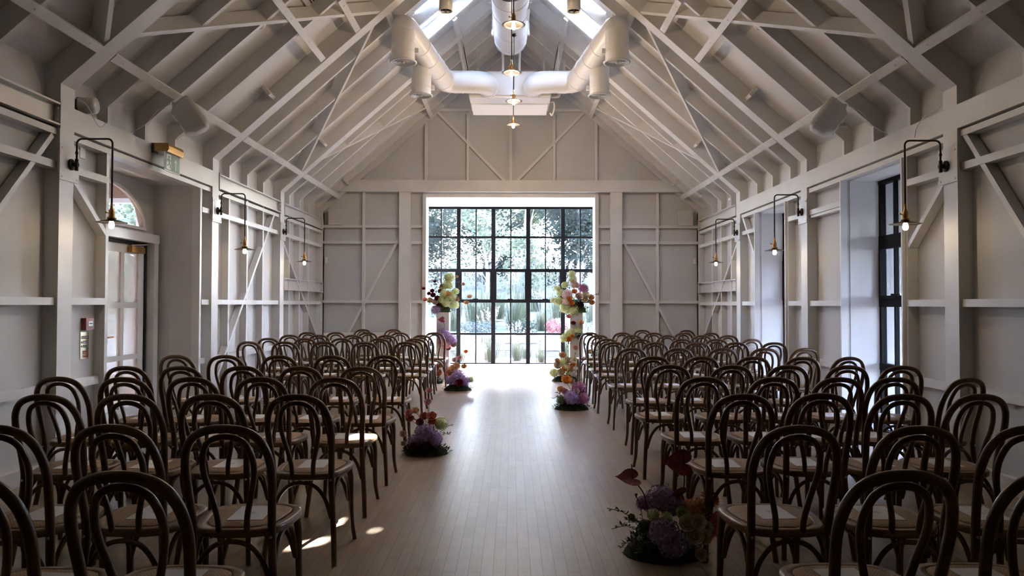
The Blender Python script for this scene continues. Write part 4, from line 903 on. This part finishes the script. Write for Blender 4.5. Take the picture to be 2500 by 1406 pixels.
# columns with their tall arrangements
COL = mat('column_white', (0.62, 0.60, 0.60), 0.5)
def column(x, y, lab):
    r = empty('plinth_column', (x, y, 0), 0, lab, 'column', 'white columns either side of the window')
    m = MB(); m.box(-0.115, 0.115, -0.115, 0.115, 0, 1.20); m.build('shaft', COL, r)
    m = MB(); m.box(-0.117, 0.117, -0.117, 0.117, 1.20, 1.215); m.build('top_plate', COL, r)
column(-1.225, 13.5, 'white square column under the cream and burgundy flowers left of the window')
column(1.20, 13.5, 'white square column under the peach and green flowers right of the window')
G2 = 'arrangements on and against the columns'
arrangement('column_flowers', (-1.225, 13.5, 1.215), 'cream snowball and burgundy arrangement on top of the left column', [
    ('s', (0.10, -0.05, 0.63), 0.10, LIME), ('s', (0.08, -0.06, 0.50), 0.10, LIME), ('s', (-0.02, -0.02, 0.45), 0.07, LIME), ('s', (0.03, -0.1, 0.33), 0.10, LIME), ('s', (0.14, -0.1, 0.30), 0.11, LIME), ('s', (0.06, -0.12, 0.16), 0.085, LIME), ('s', (0.20, -0.08, 0.14), 0.095, LIME), ('s', (-0.02, -0.1, 0.22), 0.08, LIME), ('s', (0.22, -0.05, 0.38), 0.07, LIME),
    ('r', (-0.18, -0.08, 0.30), 0.055, BURG), ('r', (-0.10, -0.1, 0.24), 0.06, BURG), ('r', (-0.20, -0.05, 0.38), 0.045, BURG), ('r', (-0.05, -0.08, 0.37), 0.05, BURG), ('r', (-0.26, -0.05, 0.33), 0.04, BURG), ('r', (-0.08, -0.1, 0.14), 0.055, BURG), ('t', (0, 0, 0.2), (-0.36, 0, 0.42), 0.03, BURG), ('t', (0, 0, 0.2), (-0.16, 0, 0.55), 0.03, BURG), ('t', (0, 0, 0.2), (-0.02, -0.06, 0.47), 0.035, BURG),
    ('r', (-0.24, -0.08, 0.20), 0.06, CREAM), ('r', (-0.14, -0.1, 0.17), 0.06, BLUSH), ('r', (-0.33, -0.05, 0.22), 0.045, CORAL), ('h', (-0.12, -0.06, 0.05), 0.10, LILAC), ('r', (0.11, -0.18, 0.32), 0.05, ORANGE), ('r', (0.25, -0.06, 0.22), 0.05, PEACH), ('t', (0, 0, 0.3), (0.48, 0, 0.27), 0.04, PEACH), ('t', (0, 0, 0.3), (0.42, 0, 0.16), 0.045, PEACH), ('t', (0, 0, 0.3), (0.36, 0, 0.50), 0.035, BLUSH), ('t', (0, 0, 0.3), (0.24, 0, 0.64), 0.03, PEACH)],
    (0.16, 0.3), [(LEAFD, [((-0.1, 0, 0.2), (-0.30, 0, 0.12), 10, 0.05), ((0.1, 0, 0.2), (0.5, 0, 0.2), 10, 0.035), ((-0.1, 0, 0.3), (-0.25, 0, 0.5), 9, 0.035)]), (LEAF, [((0.1, 0, 0.4), (0.33, 0, 0.58), 10, 0.045)])], LEAF, G2)
arrangement('column_flowers', (-1.20, 13.36, 0.56), 'lilac hydrangea cluster with pink blooms fixed halfway up the left column', [
    ('h', (0.0, -0.05, 0.25), 0.13, LILAC), ('h', (0.11, -0.04, 0.16), 0.12, LILAC), ('h', (0.03, -0.05, 0.08), 0.11, PINK), ('r', (-0.08, -0.05, 0.10), 0.06, BLUSH), ('r', (0.18, -0.04, 0.06), 0.06, CREAM), ('r', (0.08, -0.05, 0.0), 0.06, PINK), ('a', (0, 0, 0.3), (-0.02, -0.06, 0.52), (0.2, -0.8, 0.6), 0.08)], None, (), None, G2)
arrangement('column_flowers', (1.20, 13.5, 1.215), 'lime, peach and orange arrangement on top of the right column', [
    ('s', (-0.08, -0.02, 0.70), 0.075, LIME), ('s', (-0.06, -0.02, 0.60), 0.08, LIME), ('s', (-0.03, -0.04, 0.50), 0.08, BLUSH), ('s', (-0.34, 0, 0.44), 0.06, LIME), ('s', (-0.28, -0.02, 0.36), 0.08, LIME), ('s', (-0.42, 0, 0.22), 0.055, LIME), ('s', (-0.32, -0.04, 0.20), 0.09, LIME), ('s', (-0.20, -0.06, 0.08), 0.11, LIME), ('s', (-0.05, -0.08, 0.03), 0.11, LIME), ('s', (-0.20, 0, 0.50), 0.07, LIME),
    ('h', (0.13, -0.08, 0.44), 0.095, MAUVE), ('h', (-0.17, -0.1, 0.33), 0.10, BLUSH), ('h', (-0.18, -0.12, 0.20), 0.08, BLUSH), ('r', (-0.04, -0.14, 0.37), 0.055, ORANGE), ('r', (-0.13, -0.16, 0.24), 0.06, ORANGE), ('r', (-0.09, -0.16, 0.16), 0.055, ORANGE), ('r', (0.04, -0.15, 0.28), 0.075, BLUSH), ('r', (0.17, -0.12, 0.30), 0.075, CREAM), ('r', (0.27, -0.08, 0.26), 0.065, PEACH), ('r', (0.28, -0.08, 0.17), 0.06, PEACH), ('r', (0.15, -0.14, 0.22), 0.065, CREAM), ('r', (0.0, -0.12, 0.48), 0.06, BLUSH), ('r', (-0.05, -0.1, 0.55), 0.05, CREAM), ('r', (0.08, -0.10, 0.13), 0.06, BURG)],
    (0.20, 0.3), [(LEAFD, [((0.0, -0.1, 0.15), (0.22, -0.1, 0.06), 20, 0.06), ((0.1, 0, 0.2), (0.44, 0, 0.33), 9, 0.045), ((0.0, -0.12, 0.2), (0.12, -0.14, 0.08), 18, 0.06)]), (LEAF, [((-0.1, 0, 0.2), (-0.48, 0, 0.28), 12, 0.05)])], LEAF, G2)
arrangement('column_flowers', (1.16, 13.36, 0.55), 'small green and orange cluster fixed halfway up the right column', [
    ('s', (-0.08, -0.02, 0.28), 0.11, LIME), ('s', (0.06, -0.02, 0.32), 0.08, LIME), ('s', (-0.18, 0, 0.20), 0.09, LIME), ('r', (-0.10, -0.12, 0.18), 0.055, ORANGE), ('r', (-0.05, -0.13, 0.24), 0.04, ORANGE), ('t', (0, 0, 0.2), (0.12, 0, 0.47), 0.045, PEACH), ('t', (0, 0, 0.2), (-0.02, 0, 0.46), 0.04, BURG), ('t', (0, 0, 0.2), (-0.10, 0, 0.58), 0.04, CORAL), ('h', (0.10, -0.02, 0.22), 0.06, MAUVE), ('r', (0.02, -0.02, 0.02), 0.05, PINK)],
    None, [(LEAFD, [((0, -0.05, 0.2), (0.12, -0.1, 0.2), 20, 0.06), ((-0.1, -0.05, 0.15), (-0.14, -0.08, 0.0), 16, 0.06), ((0, -0.05, 0.25), (0.1, -0.1, 0.28), 12, 0.06)])], None, G2)
for sx, s_, lab in ((-1, 'left', 'loose green foliage and white flowers on the floor by the left window jamb'), (1, 'right', 'loose green foliage with white and yellow flowers by the right window jamb')):
    arrangement('flower_arrangement', (sx*1.52, 13.72, 0.0), lab,
        [('r', (0.05, -0.05, 0.62), 0.05, WHT), ('r', (-0.05, -0.08, 0.48), 0.05, WHT if sx < 0 else CREAM), ('r', (0.10, -0.05, 0.40), 0.05, WHT), ('r', (-0.10, -0.05, 0.35), 0.05, PEACH if sx > 0 else WHT)],
        (0.15, 0.35), [(LEAF, [((0, 0, 0.1), (rf.uniform(-.22,.22), rf.uniform(-.1,.1), rf.uniform(0.5, 0.85)), 16, 0.06) for _ in range(10)])], LEAF)
# table with a white cloth behind the left block
root = empty('long_table', (-2.75, 13.88, 0), 0, 'long table under a white cloth against the end wall behind the left block', 'table')
m = MB(); m.box(-0.72, 0.72, -0.08, 0.10, 0.02, 0.80); m.build('table_body', COL, root)
m = MB(); m.box(-0.74, 0.74, -0.10, 0.12, 0.80, 0.822)
N = 60; vs = []; fs = []
for k in range(N+1):
    x = -0.74+1.48*k/N; f = 0.012*math.sin(k*1.7)+0.008*math.sin(k*0.9)
    vs += [(x, -0.10, 0.822), (x, -0.105-abs(f)*0.5, 0.5), (x, -0.11-f, 0.03)]
for k in range(N): fs += [(3*k, 3*k+3, 3*k+4, 3*k+1), (3*k+1, 3*k+4, 3*k+5, 3*k+2)]
m.add(vs, fs, True); m.build('cloth', WHITE, root)

# ------------------------------------------------------------------ garden
GRAVEL = mat('pale_gravel', (0.13, 0.12, 0.11), 1.0, spec=0.0); noise_col(GRAVEL, (0.08, 0.075, 0.07), (0.14, 0.13, 0.12), (14, 14, 14), 6)
LAWN = mat('lawn', (0.10, 0.15, 0.05), 1.0, spec=0.0); noise_col(LAWN, (0.065, 0.062, 0.045), (0.12, 0.115, 0.085), (3, 3, 3), 5)
STONE = mat('garden_stone', (0.45, 0.36, 0.28), 1.0, spec=0.0); noise_col(STONE, (0.20, 0.16, 0.13), (0.30, 0.26, 0.23), (4, 4, 7), 5)
BARK = mat('bark', (0.16, 0.13, 0.10), 0.9)
def leafmat(name, col, var=0.35):
    m = bpy.data.materials.new(name); m.use_nodes = True; n = m.node_tree.nodes; l = m.node_tree.links; n.clear()
    o = n.new('ShaderNodeOutputMaterial'); d = n.new('ShaderNodeBsdfDiffuse'); t = n.new('ShaderNodeBsdfTranslucent'); x = n.new('ShaderNodeMixShader'); x.inputs[0].default_value = 0.45
    tc = n.new('ShaderNodeTexCoord'); nz = n.new('ShaderNodeTexNoise'); nz.inputs['Scale'].default_value = 1.3; nz.inputs['Detail'].default_value = 5; cr = n.new('ShaderNodeValToRGB')
    cr.color_ramp.elements[0].position = 0.38; cr.color_ramp.elements[1].position = 0.62
    cr.color_ramp.elements[0].color = (*[c*(1-var) for c in col], 1); cr.color_ramp.elements[1].color = (*[min(1, c*(1+var)) for c in col], 1)
    l.new(tc.outputs['Object'], nz.inputs['Vector']); l.new(nz.outputs['Fac'], cr.inputs[0]); l.new(cr.outputs[0], d.inputs[0]); l.new(cr.outputs[0], t.inputs[0])
    l.new(d.outputs[0], x.inputs[1]); l.new(t.outputs[0], x.inputs[2]); l.new(x.outputs[0], o.inputs[0]); return m
LG_DARK = leafmat('dark_tree_leaf', (0.030, 0.034, 0.026)); LG_MID = leafmat('mid_tree_leaf', (0.045, 0.055, 0.036)); LG_PALE = leafmat('pale_tree_leaf', (0.12, 0.125, 0.08)); PLUME = leafmat('grass_plume', (0.22, 0.19, 0.17), 0.15); BLADE = leafmat('grass_blade', (0.09, 0.092, 0.055), 0.3); REDL = leafmat('red_shrub_leaf', (0.20, 0.07, 0.07), 0.3); GREYL = leafmat('grey_shrub_leaf', (0.09, 0.10, 0.085), 0.3)
m = MB(); m.box(-40, 40, 17.02, 20.4, -0.3, -0.08); m.box(4.32, 45, -25, 17.02, -0.3, -0.14); m.box(-45, -3.95, 11.3, 17.02, -0.3, -0.10)
m.box(-3.95, -2.36, 14.4, 17.0, -0.3, -0.09); m.box(2.36, 4.32, 14.4, 17.02, -0.3, -0.09); m.box(-45, -6.7, -25, 11.3, -0.3, -0.10)
tag(m.build('garden_ground', GRAVEL), kind='structure')
m = MB(); N = 24
vs = []; fs = []; rg = random.Random(5)
for i in range(N+1):
    for j in range(11):
        x = -45+90*i/N; y = 20.6+j*4.0; vs.append((x, y, 0.45 + (y-20.6)*0.11 + (rg.uniform(-.15,.15) if j else 0)))
for i in range(N):
    for j in range(10): a = i*11+j; fs.append((a, a+11, a+12, a+1))
m.add(vs, fs, True); tag(m.build('garden_bank', LAWN), kind='structure')
m = MB(); m.box(4.36, 44, -24, 16.9, -0.13, -0.06); tag(m.build('lawn', LAWN), kind='structure')
m = MB(); x = -14.0
rs = random.Random(8)
while x < 14:
    w_ = rs.uniform(0.3, 0.7)
    for zz in (0, 0.2, 0.4): m.box(x+rs.uniform(0,.02), x+w_-0.015, 20.25+rs.uniform(-.04,.04), 20.7, zz-0.1, zz+0.19-0.1+rs.uniform(0,.01))
    x += w_
tag(m.build('stone_wall', STONE), 'low dry stone retaining wall across the garden outside the window', 'wall')
def leafcloud(mb, c, R, n, ls, rnd):
    c = Vector(c)
    for i in range(n):
        d = Vector((rnd.gauss(0,1), rnd.gauss(0,1), rnd.gauss(0,1))).normalized(); p = c + Vector((d.x*R[0], d.y*R[1], d.z*R[2]))*(rnd.uniform(0.55, 1.05))
        a = Vector((rnd.gauss(0,1), rnd.gauss(0,1), rnd.gauss(0,1))).normalized(); u, v_, _ = basis(a); s_ = ls*rnd.uniform(0.6, 1.4)
        mb.add([p-u*s_*0.5, p+v_*s_*0.3, p+u*s_*0.5, p-v_*s_*0.3], [(0,1,2,3)], False)
def tree(name, loc, h, R, leafm, lab, grp, seed, cl=22, n=260, ls=0.16, trunk=0.12):
    rnd = random.Random(seed); root = empty(name, loc, 0, lab, 'tree', grp)
    m = MB(); tips = []
    m.tube(crom([(0,0,-0.3), (0.05,0.05,h*0.25), (rnd.uniform(-.2,.2), 0, h*0.5), (0, 0, h*0.85)], 4), [trunk*(1-0.05*i) for i in range(13)], 8)
    for k in range(9):
        a = rnd.uniform(0, 2*PI); z0 = h*rnd.uniform(0.2, 0.6); e = Vector((R*0.75*math.cos(a), R*0.75*math.sin(a), z0+h*rnd.uniform(0.1, 0.3)))
        m.tube(crom([(0,0,z0), Vector((0,0,z0)).lerp(e, 0.5)+Vector((0,0,0.2)), e], 3), [trunk*0.35*(1-0.12*i) for i in range(7)], 5)
    m.build('trunk', BARK, root)
    m = MB()
    for k in range(cl):
        a = rnd.uniform(0, 2*PI); z = rnd.uniform(0.22, 1.0); rr_ = R*math.sin(PI*min(0.97, 0.12+z*0.8))*rnd.uniform(0.2, 0.85); cr_ = R*rnd.uniform(0.28, 0.42)
        leafcloud(m, (rr_*math.cos(a), rr_*math.sin(a), h*z*0.92), (cr_, cr_, cr_*0.8), n, ls, rnd)
    m.build('crown', leafm, root); return root
TG = 'trees beyond the garden window'
tree('evergreen_tree', (-4.0, 30, 1.3), 6.0, 2.6, LG_DARK, 'dark evergreen tree behind the left panes of the large window', TG, 1, 30, 520, 0.13)
tree('evergreen_tree', (-1.0, 35.2, 1.8), 5.2, 2.4, LG_DARK, 'lower dark evergreen behind the second column of window panes', TG, 2, 26, 480, 0.13)
tree('broadleaf_tree', (-0.9, 26.5, 1.0), 5.6, 1.5, LG_PALE, 'pale yellow-green tree left of centre in the large window', TG, 3, 20, 220, 0.12, 0.07)
tree('broadleaf_tree', (0.55, 24.5, 0.8), 5.4, 1.1, LG_PALE, 'slender pale tree in the central column of window panes', TG, 4, 18, 200, 0.10, 0.06)
tree('evergreen_tree', (2.7, 30, 1.4), 5.4, 2.2, LG_DARK, 'dark evergreen tree behind the right-hand window panes', TG, 5, 28, 520, 0.13)
tree('evergreen_tree', (6.9, 35, 1.8), 6.5, 2.8, LG_DARK, 'dark evergreen tree at the far right edge of the large window', TG, 6, 28, 480, 0.14)
tree('broadleaf_tree', (-10.2, 34.5, 1.6), 7.5, 3.2, LG_MID, 'green tree outside beyond the far left edge of the large window', TG, 7, 24, 300, 0.2)
tree('woodland_tree', (-5.0, 43, 2.6), 19, 6.5, LG_MID, 'tall woodland tree rising furthest back on the left', TG, 8, 60, 800, 0.24)
tree('woodland_tree', (7.2, 45, 2.6), 20, 6.8, LG_MID, 'tall woodland tree rising furthest back on the right', TG, 9, 60, 800, 0.24)
tree('woodland_tree', (17.5, 43, 2.6), 19, 6.0, LG_MID, 'tall woodland tree out of line with the window on the right', TG, 10, 26, 280, 0.28)
tree('woodland_tree', (-17.0, 43, 2.6), 19, 6.0, LG_MID, 'tall woodland tree out of line with the window on the left', TG, 12, 26, 280, 0.28)
tree('woodland_tree', (1.3, 54, 3.6), 22, 7.0, LG_MID, 'tall woodland tree in the centre, behind all the others', TG, 11, 60, 800, 0.26)
TS = 'trees outside the side windows'
tree('broadleaf_tree', (15.5, 22.5, 0.6), 5.5, 2.6, LG_MID, 'green tree seen past the frame of the nearest tall side window', TS, 13, 22, 280, 0.18)
tree('broadleaf_tree', (20, 33, 1.5), 8, 4, LG_DARK, 'dark tree farther off outside the tall side windows', TS, 14, 24, 280, 0.25)
tree('broadleaf_tree', (-8.3, 16.0, -0.1), 5.5, 2.3, LG_PALE, 'pale tree seen through the arched light over the door', TS, 15, 24, 300, 0.15)
tree('broadleaf_tree', (-10.5, 21, 0.2), 7.5, 3.2, LG_DARK, 'dark tree behind the pale one outside the lobby', TS, 16, 24, 280, 0.2)
for k, (x, y) in enumerate([(8.6, -4.5), (8.9, 0.0), (8.6, 4.4), (10.2, 8.8), (13.2, 12.4)]):  # unseen trees added to block light entering the right-hand windows
    tree('evergreen_tree', (x, y, -0.1), 11.0, 2.25, LG_DARK, '%s unseen tree added to shade the right windows, counted from the camera end' % ('first', 'second', 'third', 'fourth', 'fifth')[k], 'unseen trees added to shade the right windows', 40+k, 34, 330, 0.30, 0.2)
def clump(seed, h, R, nb=190, npl=14):
    rnd = random.Random(seed); m = MB()
    for i in range(nb):
        a = rnd.uniform(0, 2*PI); r0 = R*0.45*rnd.random(); p0 = Vector((r0*math.cos(a), r0*math.sin(a), 0)); L_ = h*rnd.uniform(0.35, 1.0); out_ = R*rnd.uniform(0.2, 0.85)
        p1 = p0 + Vector((math.cos(a)*out_*0.35, math.sin(a)*out_*0.35, L_*0.75)); p2 = p0 + Vector((math.cos(a)*out_, math.sin(a)*out_, L_*rnd.uniform(0.7, 1.0)))
        u = Vector((-math.sin(a), math.cos(a), 0))*0.006
        m.add([p0-u, p0+u, p1-u, p1+u, p2], [(0,1,3,2), (2,3,4)], False)
    q = MB()
    for i in range(npl):
        a = rnd.uniform(0, 2*PI); o_ = R*rnd.uniform(0.1, 0.7); t = Vector((o_*math.cos(a), o_*math.sin(a), h*rnd.uniform(0.95, 1.25))); d = Vector((math.cos(a)*0.3, math.sin(a)*0.3, 1)).normalized()
        q.tube([(0,0,0.1), t], 0.004, 4)
        for k in range(26):
            c = t + d*(rnd.random()*0.28*h) ; e = Vector((rnd.gauss(0,1), rnd.gauss(0,1), rnd.uniform(0,1.6))).normalized(); u, v_, _ = basis(e); s_ = 0.07*h
            q.add([c, c+e*s_*0.5+u*0.012, c+e*s_, c+e*s_*0.5-u*0.012], [(0,1,2,3)], False)
    return m, q
protos = []
for s_, h, R in ((1, 1.1, 0.5), (2, 0.8, 0.45), (3, 1.35, 0.55)):
    root = empty('ornamental_grass'); a, b_ = clump(s_, h, R); a.build('blades', BLADE, root); b_.build('plumes', PLUME, root); protos.append(root)
rnd = random.Random(21); usedp = [False]*3; cnt = 0
spots = [(-1.9, 18.3), (-1.3, 18.5), (-0.5, 18.4), (0.15, 18.9), (0.75, 18.3), (1.4, 18.8), (2.05, 18.2), (2.6, 19.0), (-2.5, 18.3), (-1.95, 19.75), (0.4, 19.6), (1.7, 19.7),
         (-2.7, 22.3), (-1.7, 22.0), (-0.75, 22.3), (0.1, 22.3), (0.95, 21.9), (2.0, 22.2), (2.9, 22.3), (3.9, 22.3), (-3.7, 22.3), (-1.2, 23.4), (-2.4, 23.6), (1.5, 23.5), (2.6, 23.8), (3.7, 24.0), (0.3, 23.4), (-0.4, 24.6), (1.9, 25.2), (3.2, 25.4), (-3.2, 25.2), (-1.9, 25.4), (4.2, 26.0), (0.9, 26.8), (2.3, 27.3), (-4.2, 24.6)]
rows_ = {}
for (x, y) in spots:
    k = cnt % 3; cnt += 1
    c = protos[k] if not usedp[k] else copy_tree(protos[k]); usedp[k] = True
    z = -0.08 if y < 20.2 else 0.45 + (y-20.6)*0.11
    c.location = (x, y, z-0.03); c.rotation_euler = (0, 0, rnd.uniform(0, 6)); s_ = rnd.uniform(0.85, 1.2)*(0.62 if y < 20.2 else 1.0); c.scale = (s_, s_, s_)
    zone = 'in front of the stone wall' if y < 20.2 else ('just above the stone wall' if y < 22.5 else 'on the upper garden bank')
    rows_.setdefault(zone, []).append((x, c))
for zone, lst in rows_.items():
    lst.sort(key=lambda t: t[0]); N_ = ['first', 'second', 'third', 'fourth', 'fifth', 'sixth', 'seventh', 'eighth', 'ninth', 'tenth', 'eleventh', 'twelfth', 'thirteenth', 'fourteenth', 'fifteenth', 'sixteenth', 'seventeenth']
    for i, (x, c) in enumerate(lst): tag(c, 'pale plumed grass clump %s, %s from the left' % (zone, N_[i]), 'ornamental grass', 'ornamental grasses in the garden')
def shrub(loc, R, leafm, lab, seed, h=0.5):
    root = empty('shrub', loc, 0, lab, 'shrub', 'shrubs in the garden'); rnd = random.Random(seed); m = MB()
    for k in range(7): leafcloud(m, (rnd.uniform(-.5,.5)*R, rnd.uniform(-.4,.4)*R, h*rnd.uniform(0.3, 0.8)), (R*0.5, R*0.5, h*0.45), 150, 0.06, rnd)
    m.build('foliage', leafm, root); m = MB()
    for k in range(6): a = k*1.05; m.tube([(0,0,-0.05), (R*0.5*math.cos(a), R*0.4*math.sin(a), h*0.6)], 0.01, 4)
    m.build('stem', BARK, root)
shrub((1.55, 21.2, 0.5), 0.6, REDL, 'red-leaved shrub outside, right of centre in the window', 31)
shrub((-0.9, 21.25, 0.5), 0.6, GREYL, 'grey-green low shrub on the stone wall, left of centre', 32, 0.35)
shrub((0.35, 21.3, 0.5), 0.5, LG_MID, 'dark green low shrub on the stone wall, centre of the window', 33, 0.4)
shrub((2.6, 21.25, 0.5), 0.6, GREYL, 'grey-green low shrub on the stone wall, far right', 34, 0.4)
shrub((-2.3, 21.25, 0.5), 0.6, GREYL, 'grey-green low shrub on the stone wall, far left', 35, 0.5)
shrub((7.6, 10.2, -0.05), 0.8, GREYL, 'silvery shrub outside the nearest tall side window', 36, 0.7)
shrub((8.6, 12.0, -0.05), 0.8, GREYL, 'silvery shrub outside between the two tall side windows', 37, 0.7)
m = MB(); m.lathe([(0, 0.42), (0.25, 0.38), (0.42, 0.2), (0.46, -0.02), (0.3, -0.2)][::-1], 9, smooth=False)
for i, v_ in enumerate(m.v): m.v[i] = Vector((v_.x*1.2, v_.y*0.8, v_.z*(1+0.15*math.sin(i))))
ROCK = mat('orange_rock', (0.30, 0.19, 0.12), 0.9); tag(m.build('boulder', ROCK, None, (-1.0, 19.45, -0.1)), 'orange-brown boulder in front of the garden wall, left of centre', 'rock')
# white rendered wing walls of the house outside the bay
m = MB(); m.box(-3.2, -1.78, 19.0, 19.2, -0.1, 1.0); tag(m.build('garden_wall', COL), 'low white rendered garden wall outside the left panes', 'wall')
